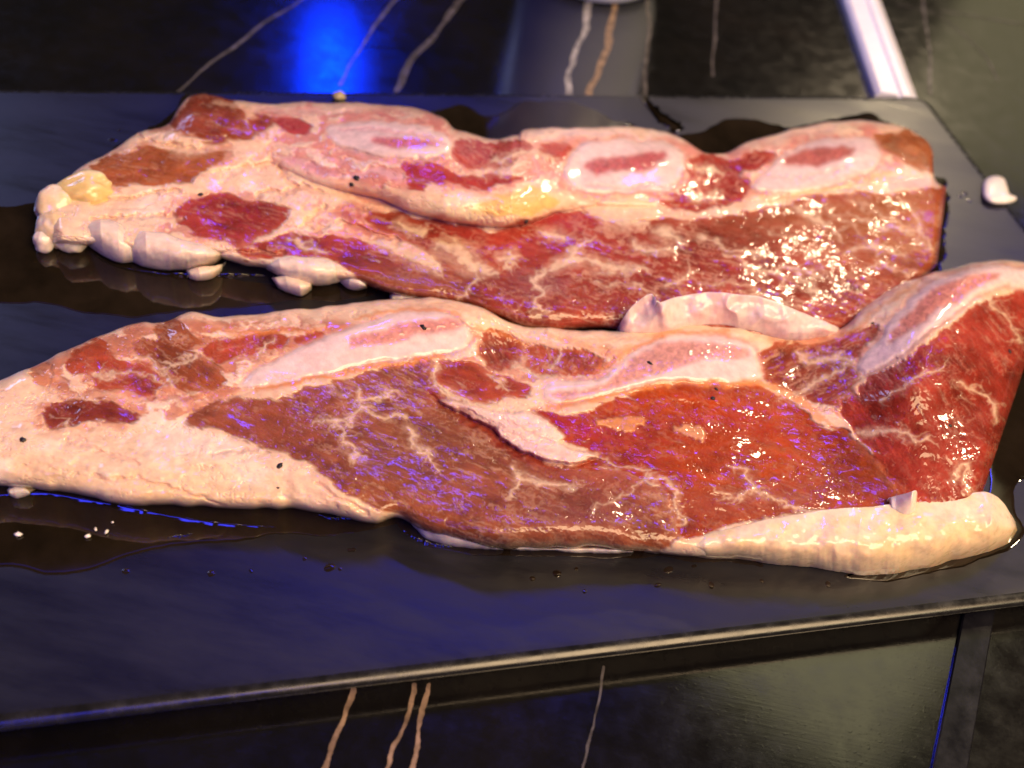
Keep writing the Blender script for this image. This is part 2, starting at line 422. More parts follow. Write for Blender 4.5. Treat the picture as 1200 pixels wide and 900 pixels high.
FATC = np.array((0.84, 0.60, 0.37)); BONEC = np.array((0.78, 0.57, 0.49)); MARC = np.array((0.58, 0.22, 0.19))
FATN = fbm(gx/12, gy/8, 131, 3)[..., None]; BONEN = fbm(gx/10, gy/6, 141, 3)[..., None]; PITN = fbm(gx/4, gy/3, 147, 2)
FRAY = fbm(gx/9, gy/6, 151, 3)
class Map:
    def __init__(s, seed):
        n = fbm(gx/60, gy/40, seed, 4)[..., None]; n2 = fbm(gx/14, gy/9, seed+3, 3)[..., None]
        n3 = fbm(gx/30+WX, gy/11+WY, seed+5, 4)[..., None]; cr = ridge(gx/75+WX*2, gy/20+WY*2, seed+9, 3)
        s.col = FATC*(0.92+0.16*n)*(0.92+0.16*n2)
        t = sm(0.45, 0.68, n3); s.col = s.col*(1-0.4*t)+np.array((0.80, 0.52, 0.34))*0.4*t
        t = sm(0.52, 0.72, n); s.col = s.col*(1-0.6*t)+np.array((0.87, 0.72, 0.54))*0.6*t
        line = sm(0.95, 1.0, cr); s.col = s.col*(1-0.35*line[..., None])+np.array((0.72, 0.42, 0.28))*0.35*line[..., None]
        s.h = 0.0005*(fbm(gx/34, gy/20, seed+7, 3)-0.5)*2-0.00022*line+0.00004*(n2[..., 0]-0.5)*2         # relief, metres
        s.id = np.zeros((RH, RW), np.uint8); s.gloss = np.full((RH, RW), 0.22)
        s.lean = np.zeros((RH, RW)); s.seed = seed; s.n = 0; s.kind = {0: 'fat'}
    def mix(s, mask, c, k=1.0):
        m = (mask*k)[..., None]; s.col = s.col*(1-m)+np.asarray(c)*m
    def muscle(s, pts, c, warp=8, ang=20, grain=1.0, marble=0.5, fine=0.5, soft=1.2):
        M_ = poly(pts, warp, soft); s.n += 1; k = s.n; s.kind[k] = 'muscle'
        w = window(pts, 24+warp); m = M_[w]; X, Y = gx[w], gy[w]; wx, wy = WX[w], WY[w]
        ca, sa = math.cos(R(ang)), math.sin(R(ang))
        u = X*ca+Y*sa; v = -X*sa+Y*ca; sd = s.seed+k*7
        fib = fbm(u/30+wx*1.5, v/4.5+wy*2, sd, 3); big = fbm(X/45, Y/28, sd+2, 3); mid = fbm(u/13+wx, v/7, sd+6, 3)
        c = np.asarray(c)*np.array((0.80, 0.60, 0.44))
        b_ = blur(m, 3.2); m = sm(0.28, 0.72, b_+0.9*(fib-0.5)+0.5*(mid-0.5))*sm(0.02, 0.25, b_); M_ = M_*0; M_[w] = m
        cc = c*(-0.05+0.90*big[..., None]+0.40*fib[..., None]+0.50*mid[..., None]+0.10)
        cc = cc*(1+0.6*(big[..., None]-0.5)*np.array((0.1, 0.5, 0.8)))
        cc = np.clip(cc, 0.004, 1)
        # marbling: thin branching threads of fat
        r = ridge(u/52+wx*1.5, v/24+wy*1.5, sd+4, 3); r2 = ridge(u/20+wx, v/8+wy, sd+9, 2)
        area = sm(0.35, 0.65, fbm(X/70, Y/45, sd+13, 2))
        f1 = sm(0.975-0.05*marble, 1.0, r)*min(marble, 1)*0.7; f2 = sm(0.94, 1.0, r2)*fine*0.5*area
        fs = fbm(u/16+wx*2, v/2.2+wy*3, sd+17, 2); f3 = sm(0.60, 0.78, fs)*fine*(0.12+0.45*area)
        f = np.clip(np.maximum(f1, f2)+f3*(1-f1), 0, 0.9)[..., None]
        cc = cc*(1-f)+(FATC*0.42+c*0.7)*f
        b8 = np.clip(blur(m, 7.0), 0, 1); e_ = (0.55*(1-sm(0.55, 0.95, b8)))[..., None]
        cc = cc*(1-e_)+(c*1.15+np.array((0.05, 0.022, 0.006)))*e_
        halo = (np.clip(b8*1.4, 0, 1)*(1-m)*0.5)[..., None]; s.col[w] = s.col[w]*(1-halo)+np.array((0.74, 0.36, 0.20))*halo
        mm = m[..., None]; s.col[w] = s.col[w]*(1-mm)+cc*mm
        s.h[w] = s.h[w]*(1-m*0.6)+m*(-0.00030+0.00010*(fib-0.5)*grain+0.0005*(big-0.5)+0.00014*(mid-0.5)*(0.4+1.2*area)+0.00006*f[..., 0])
        s.gloss[w] = s.gloss[w]*(1-m)+0.20*m; s.lean = np.maximum(s.lean, M_); s.id[w][m > 0.5] = k
        return M_
    def fat(s, mask, c=FATC, k=1.0, h=0.0004, own=False):
        n = FATN
        m = mask*k; s.col = s.col*(1-m[..., None])+np.asarray(c)*(0.88+0.24*n)*m[..., None]
        s.h = s.h+mask*h; s.gloss = s.gloss*(1-m)+0.2*m
        if own: s.id[mask > 0.5] = 0
    def bone(s, pts, marrow, tip=None, mc=MARC, extra=None):
        m = poly(pts, 5, 2.2); s.n += 1; k = s.n; s.kind[k] = 'rib_bone'
        n = BONEN
        edge = blur(m, 3.0); rim = np.clip(m*(1-sm(0.6, 1.0, edge)), 0, 1)
        mm = m[..., None]; s.col = s.col*(1-mm)+BONEC*(0.9+0.18*n)*mm
        ol = np.clip(blur(m, 3.2)*(1-m)*3.2, 0, 1)*np.clip(0.3+1.4*FRAY, 0, 1); s.mix(ol, (0.56, 0.20, 0.12), 0.8); s.mix(rim, (0.86, 0.70, 0.57), 0.75)
        s.h = s.h*(1-m)+m*0.0001-0.0003*np.clip(blur(m, 2.5)*(1-m)*3, 0, 1); s.gloss = s.gloss*(1-m)+0.24*m; s.id[m > 0.5] = k
        out = [k]
        if marrow is not None:
            q = poly(marrow, 8, 2.0); s.n += 1; s.kind[s.n] = 'marrow'; pit = PITN
            c = np.asarray(mc)*(0.7+0.6*pit[..., None])
            qm = (q*0.97)[..., None]; s.col = s.col*(1-qm)+c*qm; s.h -= q*(0.0001+0.0002*pit); s.id[q > 0.5] = s.n
            out.append(s.n)
        return m, out

def tinge(mp, pts, c, k, warp=14, lo=0.38, hi=0.62):
    m = poly(pts, warp, 4.0)*sm(lo, hi, fbm(gx/22+WX*2, gy/10+WY*2, mp.seed+len(pts)*3, 4))*k
    mp.col = mp.col*(1-m[..., None])+np.asarray(c)*(0.85+0.3*FATN)*m[..., None]; mp.h -= 0.0002*m
# ---- front slab
A = Map(100)
tinge(A, [(40, 440), (90, 405), (170, 380), (230, 372), (330, 375), (400, 372), (390, 395), (300, 430), (270, 468), (200, 470), (110, 462), (60, 462)], (0.46, 0.14, 0.065), 0.9, lo=0.30, hi=0.52)
tinge(A, [(40, 480), (80, 462), (150, 465), (240, 465), (280, 460), (240, 490), (170, 500), (70, 508)], (0.52, 0.17, 0.08), 0.8)
tinge(A, [(510, 400), (560, 385), (620, 400), (720, 412), (700, 446), (640, 452), (560, 440)], (0.55, 0.17, 0.08), 0.8)
tinge(A, [(900, 400), (1000, 385), (1040, 370), (1010, 440), (990, 490), (930, 470)], (0.55, 0.17, 0.09), 0.8)
RED = (0.40, 0.085, 0.040); BROWN = (0.34, 0.11, 0.045); ORANGE = (0.50, 0.085, 0.010); MAUVE = (0.31, 0.112, 0.062)
A.muscle([(33, 430), (60, 424), (64, 436), (52, 453), (38, 446)], (0.66, 0.34, 0.22), 6)
A.muscle([(78, 420), (95, 407), (112, 400), (125, 405), (137, 418), (150, 423), (167, 423), (180, 430), (200, 448), (187, 455), (180, 470), (167, 463), (143, 457), (117, 457), (108, 455), (110, 443), (100, 438), (83, 438)], RED, 7, 20, marble=0.4)
A.muscle([(182, 383), (200, 375), (213, 380), (223, 390), (237, 395), (230, 403), (213, 412), (230, 420), (253, 428), (263, 443), (253, 457), (233, 458), (213, 458), (203, 448), (190, 437), (180, 428), (173, 417), (157, 408), (148, 403), (167, 400), (182, 402)], BROWN, 7, 30, marble=0.9, fine=0.7)
A.muscle([(238, 407), (253, 397), (277, 393), (307, 390), (333, 393), (342, 400), (320, 408), (300, 412), (287, 415), (267, 422), (257, 427), (245, 422), (235, 412)], RED, 6, -15)
A.muscle([(345, 400), (362, 390), (382, 390), (367, 402), (350, 405)], RED, 5)
A.muscle([(53, 483), (70, 470), (93, 467), (115, 468), (133, 472), (147, 483), (163, 490), (160, 495), (133, 494), (110, 495), (93, 499), (77, 504), (60, 502), (53, 493)], (0.26, 0.055, 0.035), 6, 15, marble=0.6)
mA3 = A.muscle([(215, 497), (228, 483), (245, 475), (267, 467), (300, 468), (343, 467), (350, 457), (400, 446), (440, 433), (473, 423), (500, 417), (510, 430), (516, 452), (540, 470), (583, 505), (625, 535), (655, 546), (700, 548), (745, 560), (778, 575), (797, 607), (795, 632), (740, 652), (620, 662), (560, 655), (495, 622), (468, 606), (450, 601), (425, 586), (400, 573), (357, 545), (330, 531), (300, 520), (265, 507), (240, 502)], MAUVE, 7, 22, 1.0, 0.8, 0.9)
mA4 = A.muscle([(623, 476), (655, 484), (683, 484), (710, 474), (750, 457), (787, 450), (850, 449), (895, 455), (912, 465), (940, 482), (967, 500), (993, 505), (1031, 539), (1067, 570), (1062, 590), (1000, 598), (947, 600), (905, 607), (850, 618), (800, 634), (792, 606), (778, 576), (745, 558), (700, 549), (672, 544), (690, 535), (690, 526), (662, 512), (645, 495)], np.array(ORANGE)*0.74, 6, 16, 1.2, 0.4, 0.5)
A.muscle([(511, 423), (533, 421), (563, 426), (577, 436), (600, 443), (620, 455), (622, 465), (607, 467), (593, 465), (587, 473), (567, 474), (547, 468), (527, 458), (512, 447)], RED, 6, 20)
A.muscle([(565, 388), (587, 387), (610, 400), (612, 413), (603, 430), (587, 434), (567, 420), (560, 405)], (0.36, 0.075, 0.05), 7, 50)
A.muscle([(612, 407), (640, 406), (668, 412), (697, 416), (706, 428), (683, 441), (653, 439), (622, 432)], (0.45, 0.12, 0.06), 9, 70, marble=1.0)
A.muscle([(892, 408), (918, 400), (943, 405), (962, 402), (985, 392), (1012, 384), (1030, 378), (1022, 398), (1008, 415), (1012, 430), (1000, 458), (985, 478), (960, 474), (930, 462), (905, 452), (893, 440)], (0.36, 0.085, 0.045), 8, -25, marble=0.9, fine=1.0)
mA9 = A.muscle([(1000, 459), (1018, 442), (1040, 430), (1078, 405), (1111, 383), (1146, 357), (1178, 344), (1210, 338), (1260, 345), (1240, 430), (1205, 480), (1185, 540), (1172, 590), (1100, 596), (1066, 588), (1050, 560), (1031, 541), (1004, 510), (985, 480)], (0.37, 0.056, 0.042), 7, 55, 1.1, 0.5, 0.5)
# colour drift inside the big muscles
A.mix(mA3*blob(480, 520, 90, 60), (0.20, 0.075, 0.035), 0.45)
A.mix(mA3*blob(640, 500, 110, 30, 25), (0.36, 0.035, 0.028), 0.6)
A.mix(mA3*blob(300, 500, 70, 40), (0.30, 0.075, 0.035), 0.5)
A.mix(mA3*blob(700, 560, 80, 14), (0.33, 0.07, 0.035), 0.5)
A.mix(mA3*blob(680, 605, 75, 30), (0.17, 0.045, 0.042), 0.6)
A.mix(mA4*blob(860, 490, 100, 36), (0.42, 0.040, 0.007), 0.55)
A.mix(mA4*blob(1010, 560, 60, 40), (0.26, 0.05, 0.012), 0.6)
A.mix(mA4*blob(850, 590, 130, 24), (0.28, 0.065, 0.040), 0.65)
A.mix(mA4*blob(690, 510, 50, 26), (0.36, 0.03, 0.025), 0.55)
# fat veins
for p, wd in (([(418, 452), (421, 470), (412, 486), (390, 497), (367, 493)], 5), ([(421, 473), (440, 483), (460, 487), (474, 487)], 4), ([(392, 497), (404, 510), (410, 522), (418, 538)], 4),
              ([(423, 465), (443, 465), (457, 458)], 4), ([(476, 503), (486, 518), (503, 533), (514, 550)], (9, 10, 6, 2)),
              ([(855, 545), (875, 558), (883, 577), (912, 589), (950, 602)], (3, 5, 6, 4, 4)), ([(883, 575), (860, 585), (835, 580)], 2.5),
              ([(755, 556), (785, 575), (797, 607)], (3, 7, 5)), ([(600, 550), (612, 560), (640, 566), (676, 572)], (6, 11, 9, 3)), ([(612, 560), (606, 580)], (6, 2)),
              ([(508, 415), (508, 432), (514, 452)], 6), ([(520, 455), (545, 470), (590, 477)], (5, 9, 8)), ([(605, 425), (630, 440), (650, 446)], (6, 9, 4)),
              ([(1124, 446), (1156, 468), (1167, 490)], (3, 5, 4)), ([(1012, 505), (1060, 507), (1085, 520)], (10, 6, 3)), ([(1120, 560), (1135, 545), (1130, 575)], (8, 6, 4)), ([(1165, 352), (1182, 375), (1190, 400)], 4),
              ([(915, 470), (950, 452), (975, 440), (1005, 420)], (3, 7, 6, 4)), ([(930, 418), (960, 425), (985, 420), (1008, 432)], (4, 9, 10, 6)), ([(1035, 470), (1080, 440), (1110, 430)], (3, 4, 2)),
              ([(650, 430), (655, 412)], 5), ([(575, 440), (590, 455)], 4), ([(670, 520), (720, 545), (760, 552)], (4, 3, 2)), ([(700, 600), (760, 560)], 2),
              ([(110, 440), (140, 440), (165, 440), (195, 452)], (3, 4, 3, 2)), ([(160, 415), (183, 428), (205, 452)], (4, 4, 2)), ([(230, 420), (215, 428), (200, 430)], 3), ([(80, 487), (76, 500)], 2.5), ([(318, 400), (308, 415)], 4)):
    vein(A, p, wd)
# the long fat wedge in the middle
A.fat(poly([(513, 468), (533, 470), (567, 480), (590, 484), (620, 481), (647, 493), (663, 510), (660, 520), (693, 532), (697, 538), (650, 541), (620, 534), (600, 522), (583, 510), (560, 495), (533, 482)], 6), (0.82, 0.58, 0.44), 1, 0.0012, True)
A.fat(stroke([(700, 493), (728, 497), (757, 492)], (8, 14, 6)), (0.70, 0.30, 0.10), 0.8, 0.0004)
A.fat(stroke([(795, 503), (812, 505), (822, 515)], (6, 14, 5)), (0.70, 0.36, 0.16), 0.7, 0.0003)
# red crease below the wedge
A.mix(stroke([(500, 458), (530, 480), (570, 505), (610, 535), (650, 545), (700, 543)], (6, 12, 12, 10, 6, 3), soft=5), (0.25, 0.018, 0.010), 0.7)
A.h -= 0.0006*stroke([(500, 462), (530, 482), (570, 506), (610, 533), (650, 543), (705, 543)], (4, 8, 8, 8, 6, 3), soft=4)
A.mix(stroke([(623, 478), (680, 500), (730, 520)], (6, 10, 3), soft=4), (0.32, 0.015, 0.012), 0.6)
# bones
A.bone([(283, 452), (290, 441), (310, 430), (333, 417), (367, 400), (400, 387), (450, 372), (500, 364), (530, 371), (549, 386), (550, 400), (534, 410), (487, 418), (433, 426), (367, 440), (310, 453)], [(407, 401), (433, 388), (483, 377), (527, 374), (545, 382), (520, 391), (480, 395), (450, 403), (417, 409)], mc=(0.60, 0.25, 0.20))
A.bone([(637, 457), (643, 449), (667, 448), (700, 445), (723, 431), (743, 413), (767, 401), (800, 394), (840, 394), (877, 402), (888, 413), (891, 432), (884, 446), (800, 447), (750, 453), (700, 466), (667, 473), (643, 468)], [(643, 459), (680, 458), (715, 444), (750, 414), (780, 403), (833, 402), (868, 404), (884, 412), (870, 418), (840, 422), (813, 422), (785, 432), (747, 447), (700, 460), (660, 468)], mc=(0.60, 0.28, 0.21))
A.bone([(1005, 430), (1012, 418), (1031, 396), (1049, 368), (1084, 336), (1129, 318), (1169, 311), (1196, 316), (1240, 318), (1250, 332), (1190, 338), (1182, 332), (1147, 345), (1111, 371), (1075, 398), (1040, 424), (1018, 434)], [(1040, 403), (1052, 380), (1067, 361), (1102, 336), (1147, 322), (1172, 322), (1132, 345), (1092, 371), (1060, 392)], mc=(0.58, 0.22, 0.15))
# orange marinade caught along the bones
for p, wd, k in (([(300, 456), (350, 447), (430, 432), (490, 423), (520, 415)], 5, 0.75), ([(413, 372), (450, 366), (500, 362), (540, 368)], 4, 0.6), ([(250, 384), (280, 390), (320, 390), (400, 380)], (5, 9, 6, 3), 0.55),
                 ([(640, 474), (700, 470), (760, 456), (800, 450), (880, 449), (905, 455)], 7, 0.7), ([(700, 432), (730, 418), (760, 398), (800, 390), (850, 388)], 5, 0.65), ([(640, 388), (690, 408), (720, 415), (740, 405)], (3, 8, 9, 4), 0.4),
                 ([(560, 383), (600, 398), (620, 405)], 5, 0.4), ([(905, 455), (935, 470), (960, 490), (975, 498)], (4, 9, 10, 4), 0.6), ([(985, 395), (1030, 360), (1080, 330)], 5, 0.5), ([(30, 492), (55, 500), (100, 503)], 3, 0.4)):
    A.mix(stroke(p, wd, soft=2.5), (0.72, 0.24, 0.05), k)
A.mix(stroke([(20, 555), (120, 566), (230, 580), (340, 588)], 24, soft=10), (0.74, 0.52, 0.28), 0.7)
for p in ([(80, 512), (120, 530), (160, 545)], [(110, 560), (160, 562), (220, 575), (260, 592)], [(250, 535), (262, 530), (300, 526)], [(370, 565), (400, 585), (430, 600)]):
    A.mix(stroke(p, 3, soft=2), (0.72, 0.42, 0.27), 0.6); A.h -= 0.0005*stroke(p, 4, soft=3)
A.h += 0.0012*stroke([(-60, 520), (60, 530), (160, 540), (300, 545), (400, 578)], 34, soft=18)

# ---- rear slab
B = Map(300)
BRB = (0.36, 0.125, 0.045)
tinge(B, [(120, 200), (160, 160), (215, 120), (300, 130), (320, 160), (270, 200), (200, 222), (130, 222)], (0.52, 0.20, 0.10), 0.8)
tinge(B, [(300, 130), (400, 125), (520, 140), (560, 165), (640, 160), (800, 165), (880, 172), (1000, 150), (1060, 170), (1040, 205), (900, 232), (760, 240), (640, 225), (500, 225), (400, 215), (320, 180)], (0.60, 0.16, 0.12), 0.85, lo=0.36, hi=0.56)
tinge(B, [(180, 235), (300, 220), (400, 240), (500, 262), (640, 268), (600, 290), (450, 300), (330, 285), (240, 290), (190, 275)], (0.62, 0.22, 0.16), 0.75)
tinge(B, [(385, 243), (440, 243), (480, 256), (560, 268), (500, 300), (430, 275)], (0.44, 0.09, 0.07), 0.9, lo=0.3, hi=0.5)
B.muscle([(213, 127), (226, 108), (254, 110), (278, 122), (290, 141), (300, 153), (290, 163), (267, 168), (247, 169), (230, 162), (207, 157), (197, 147)], (0.30, 0.075, 0.04), 5, 10)
B.muscle([(108, 195), (140, 180), (163, 170), (173, 172), (200, 178), (247, 181), (269, 178), (260, 188), (243, 200), (220, 215), (187, 216), (147, 217), (125, 215)], BRB, 5, 10)
B.muscle([(290, 138), (310, 135), (325, 142), (312, 152), (298, 156)], (0.34, 0.07, 0.05), 5)
B.muscle([(203, 253), (220, 240), (240, 231), (267, 227), (283, 236), (310, 238), (342, 249), (331, 264), (310, 273), (293, 284), (277, 290), (253, 284), (230, 277), (218, 268)], (0.36, 0.055, 0.048), 6, 15)
mB4 = B.muscle([(274, 294), (300, 283), (330, 276), (362, 273), (404, 278), (440, 285), (470, 300), (500, 312), (520, 314), (508, 300), (480, 285), (455, 272), (432, 258), (440, 247), (473, 250), (500, 258), (533, 262), (567, 266), (593, 266), (633, 256), (657, 249), (683, 247), (707, 254), (753, 256), (787, 253), (833, 257), (877, 250), (920, 238), (960, 229), (1007, 223), (1040, 227), (1083, 220), (1125, 214), (1130, 260), (1120, 330), (1050, 360), (985, 410), (900, 410), (720, 410), (600, 400), (560, 372), (520, 360), (470, 356), (430, 345), (412, 320), (380, 302), (340, 302), (300, 306)], (0.36, 0.066, 0.042), 7, 14, 1.0, 1.7, 1.0)
B.muscle([(317, 140), (340, 136), (360, 142), (363, 152), (343, 156), (327, 150)], (0.45, 0.07, 0.10), 4)
B.muscle([(533, 162), (560, 166), (577, 166), (600, 162), (623, 165), (620, 178), (600, 190), (580, 200), (555, 196), (530, 188)], (0.40, 0.07, 0.065), 8, 40, marble=1.0)
B.muscle([(475, 187), (510, 192), (530, 203), (560, 205), (600, 203), (614, 208), (590, 216), (560, 222), (530, 214), (510, 216), (488, 226), (477, 210)], (0.40, 0.05, 0.045), 6, 15)
B.muscle([(632, 170), (660, 167), (670, 176), (652, 190), (637, 188)], (0.46, 0.06, 0.06), 6)
B.muscle([(803, 187), (827, 183), (853, 187), (877, 178), (907, 178), (907, 187), (887, 197), (863, 203), (877, 217), (867, 230), (840, 245), (807, 248), (773, 236), (773, 227), (800, 217), (807, 203)], (0.42, 0.050, 0.045), 7, 45, marble=1.0)
mBc = B.muscle([(1022, 160), (1060, 153), (1088, 166), (1100, 185), (1098, 204), (1066, 192), (1037, 180)], (0.42, 0.15, 0.05), 6, 20)
B.mix(mB4*blob(1040, 260, 90, 60), (0.40, 0.135, 0.035), 0.7)
B.mix(mB4*blob(480, 330, 80, 26), (0.26, 0.09, 0.04), 0.7)
B.mix(mB4*blob(920, 250, 90, 26), (0.31, 0.10, 0.035), 0.5)
B.mix(mB4*blob(640, 350, 80, 24), (0.29, 0.055, 0.035), 0.5)
B.mix(mB4*blob(660, 255, 40, 14), (0.42, 0.03, 0.05), 0.6)
B.mix(mB4*blob(560, 280, 60, 20), (0.42, 0.04, 0.035), 0.5)
for p, wd in (([(437, 283), (467, 292), (507, 310), (520, 316)], (7, 13, 12, 4)), ([(513, 290), (535, 294), (550, 308), (580, 318)], (10, 18, 14, 5)), ([(640, 272), (655, 275), (663, 278)], (7, 12, 4)),
              ([(625, 325), (650, 315), (668, 305), (685, 307), (705, 314), (753, 317)], (4, 8, 14, 10, 9, 3)), ([(668, 305), (672, 295), (690, 285)], (8, 5, 3)), ([(708, 250), (730, 255), (756, 260)], (10, 16, 6)),
              ([(765, 272), (785, 276), (800, 285)], (6, 12, 5)), ([(745, 285), (765, 292), (790, 295)], (8, 8, 3)), ([(590, 300), (605, 297), (600, 310)], (9, 9, 4)), ([(932, 247), (955, 260), (978, 274)], (7, 7, 3)),
              ([(560, 322), (545, 340), (538, 350)], 2.5), ([(627, 327), (635, 340), (630, 355), (640, 368)], 3), ([(785, 340), (800, 325), (808, 316)], (5, 5, 2)), ([(470, 262), (480, 268), (492, 270)], (10, 10, 4)), ([(340, 284), (365, 288), (385, 296)], (3, 8, 4)),
              ([(940, 320), (948, 335), (955, 350)], (5, 7, 3)), ([(900, 320), (930, 312), (960, 318)], 4), ([(1000, 250), (1040, 268), (1075, 262)], 3), ([(985, 300), (1020, 290), (1060, 300)], 3.5), ([(820, 275), (850, 290), (890, 295)], 4), ([(850, 300), (880, 310), (920, 330)], 3), ([(1060, 240), (1075, 262), (1085, 290)], 3),
              ([(580, 192), (600, 183), (615, 180)], 6), ([(530, 193), (550, 203), (600, 203)], 4), ([(805, 228), (825, 232), (840, 222)], (4, 8, 5)), ([(820, 200), (835, 195), (845, 205)], 4),
              ([(160, 152), (180, 160), (205, 170), (243, 178)], (8, 10, 12, 8)), ([(620, 180), (640, 186), (660, 200)], 4)):
    vein(B, p, np.asarray(wd)*1.25, 0.9)
for p in ([(520, 270), (560, 330)], [(700, 330), (770, 350)], [(860, 345), (950, 365)], [(820, 330), (900, 345)], [(960, 240), (1030, 300)], [(1000, 235), (1085, 290)], [(900, 270), (980, 330)], [(1010, 310), (1060, 325)]):
    q = [p[0], ((p[0][0]+p[1][0])/2+6, (p[0][1]+p[1][1])/2-5), p[1]]
    vein(B, q, (2, 4, 1), 0.6)
PINK = (0.80, 0.46, 0.38)
B.mix(np.clip((blob(430, 170, 150, 50)+blob(720, 195, 130, 40)+blob(960, 190, 90, 34))*(1-B.lean), 0, 1)*np.clip(0.4+FRAY, 0, 1), PINK, 0.35)
B.bone([(385, 148), (427, 142), (473, 146), (507, 152), (527, 160), (524, 176), (500, 186), (467, 184), (427, 178), (393, 168)], [(433, 160), (457, 159), (500, 162), (513, 168), (487, 174), (460, 171), (440, 167)], mc=(0.52, 0.14, 0.14))
B.bone([(683, 170), (733, 164), (787, 169), (801, 186), (801, 203), (780, 222), (733, 226), (683, 222), (660, 207), (667, 187)], [(688, 193), (700, 185), (740, 181), (780, 179), (785, 187), (760, 197), (727, 199), (700, 204), (688, 200)], mc=(0.44, 0.09, 0.09))
B.bone([(900, 198), (920, 180), (960, 164), (1000, 160), (1025, 168), (1033, 186), (1017, 201), (980, 213), (940, 224), (900, 225), (880, 220)], [(912, 190), (940, 177), (980, 171), (1004, 172), (987, 186), (957, 194), (925, 195)], mc=(0.44, 0.11, 0.08))
for p, wd, c, k in (([(555, 246), (590, 240), (630, 236), (650, 238)], (12, 30, 26, 8), (0.74, 0.48, 0.13), 0.8), ([(505, 245), (530, 248), (556, 250)], 18, (0.78, 0.62, 0.36), 0.6),
                    ([(680, 228), (740, 232), (790, 230)], 5, (0.78, 0.55, 0.28), 0.5), ([(890, 235), (960, 222), (1010, 210), (1040, 204)], 7, (0.74, 0.50, 0.22), 0.6), ([(250, 120), (285, 125), (300, 138)], 6, (0.78, 0.50, 0.28), 0.5),
                    ([(430, 135), (490, 143), (525, 152)], 3, (0.62, 0.18, 0.14), 0.6), ([(655, 215), (700, 227), (770, 227)], 3, (0.62, 0.22, 0.18), 0.5), ([(330, 190), (360, 200), (385, 206)], 10, (0.66, 0.30, 0.30), 0.5), ([(400, 222), (430, 232), (455, 240)], 8, (0.62, 0.28, 0.18), 0.5),
                    ([(325, 195), (340, 215), (365, 225)], 3, (0.66, 0.36, 0.18), 0.6), ([(370, 240), (360, 262), (380, 265)], 3, (0.70, 0.42, 0.20), 0.5), ([(150, 258), (200, 255), (215, 258)], 2.5, (0.66, 0.42, 0.28), 0.6), ([(305, 230), (330, 222), (345, 216)], 2.5, (0.66, 0.40, 0.26), 0.6)):
    B.mix(stroke(p, wd, soft=2.5), c, k)
B.mix(stroke([(1048, 216), (1066, 213), (1092, 212)], 12), (0.62, 0.40, 0.40), 0.6)
for p in ([(325, 195), (345, 215), (380, 225)], [(380, 240), (355, 262), (385, 268)], [(110, 258), (140, 256), (185, 254), (215, 258)], [(300, 232), (330, 222), (350, 214)], [(105, 240), (130, 236), (170, 228), (215, 226)], [(250, 300), (290, 292), (330, 300)], [(160, 156), (200, 172), (245, 180)], [(395, 262), (430, 270), (470, 284)]):
    B.h -= 0.0010*stroke(p, 4, soft=3); B.mix(stroke(p, 2.5, soft=2), (0.60, 0.32, 0.20), 0.5)

for p, wd, c, k in (([(262, 215), (290, 196), (306, 178), (318, 160)], (2, 5, 5, 3), (0.74, 0.36, 0.24), 0.6), ([(300, 200), (318, 190), (322, 175)], 4, (0.72, 0.36, 0.28), 0.5), ([(318, 165), (350, 176), (400, 186), (470, 190)], (3, 5, 4, 3), (0.74, 0.38, 0.34), 0.55),
                    ([(320, 178), (345, 190), (372, 200), (400, 203)], (3, 10, 9, 4), (0.66, 0.30, 0.32), 0.55), ([(400, 205), (440, 200), (475, 206)], 8, (0.80, 0.52, 0.50), 0.5), ([(415, 225), (440, 233), (470, 240)], (8, 12, 8), (0.62, 0.24, 0.16), 0.55),
                    ([(395, 150), (430, 150), (490, 156), (522, 166)], 3, (0.74, 0.30, 0.28), 0.5), ([(390, 172), (440, 182), (500, 190)], 4, (0.78, 0.42, 0.36), 0.5), ([(300, 128), (360, 130), (420, 128)], 6, (0.82, 0.56, 0.40), 0.5),
                    ([(345, 235), (365, 248), (400, 250), (430, 245)], 3, (0.74, 0.44, 0.26), 0.5), ([(200, 240), (160, 243), (130, 246)], 2, (0.70, 0.44, 0.30), 0.5), ([(620, 200), (650, 205), (668, 212)], 6, (0.74, 0.34, 0.32), 0.5), ([(620, 188), (630, 205), (615, 215)], 4, (0.78, 0.46, 0.40), 0.6),
                    ([(690, 215), (740, 222), (790, 216)], 4, (0.72, 0.34, 0.30), 0.45), ([(640, 158), (700, 156), (760, 160)], 5, (0.82, 0.54, 0.46), 0.5), ([(880, 170), (930, 158), (980, 150)], 5, (0.80, 0.50, 0.38), 0.45), ([(885, 205), (930, 210), (990, 196)], 3, (0.74, 0.42, 0.34), 0.45)):
    q = stroke(p, wd, soft=2.5); B.mix(q, c, k); B.h -= 0.00025*q
for p, wd, c, k in (([(60, 440), (100, 452), (150, 466), (200, 462)], 4, (0.78, 0.48, 0.32), 0.4), ([(265, 470), (300, 455), (340, 440)], 4, (0.78, 0.48, 0.30), 0.4), ([(225, 372), (260, 384), (300, 384), (350, 376)], 4, (0.78, 0.46, 0.28), 0.45),
                    ([(470, 358), (530, 358), (580, 376), (610, 392)], 4, (0.78, 0.42, 0.22), 0.45), ([(655, 396), (700, 400), (740, 396), (800, 386)], 5, (0.78, 0.40, 0.18), 0.5), ([(590, 490), (620, 505), (650, 520)], 4, (0.74, 0.36, 0.26), 0.45), ([(530, 478), (580, 500), (640, 530)], 3, (0.74, 0.40, 0.28), 0.4)):
    q = stroke(p, wd, soft=2.5); A.mix(q, c, k); A.h -= 0.0002*q

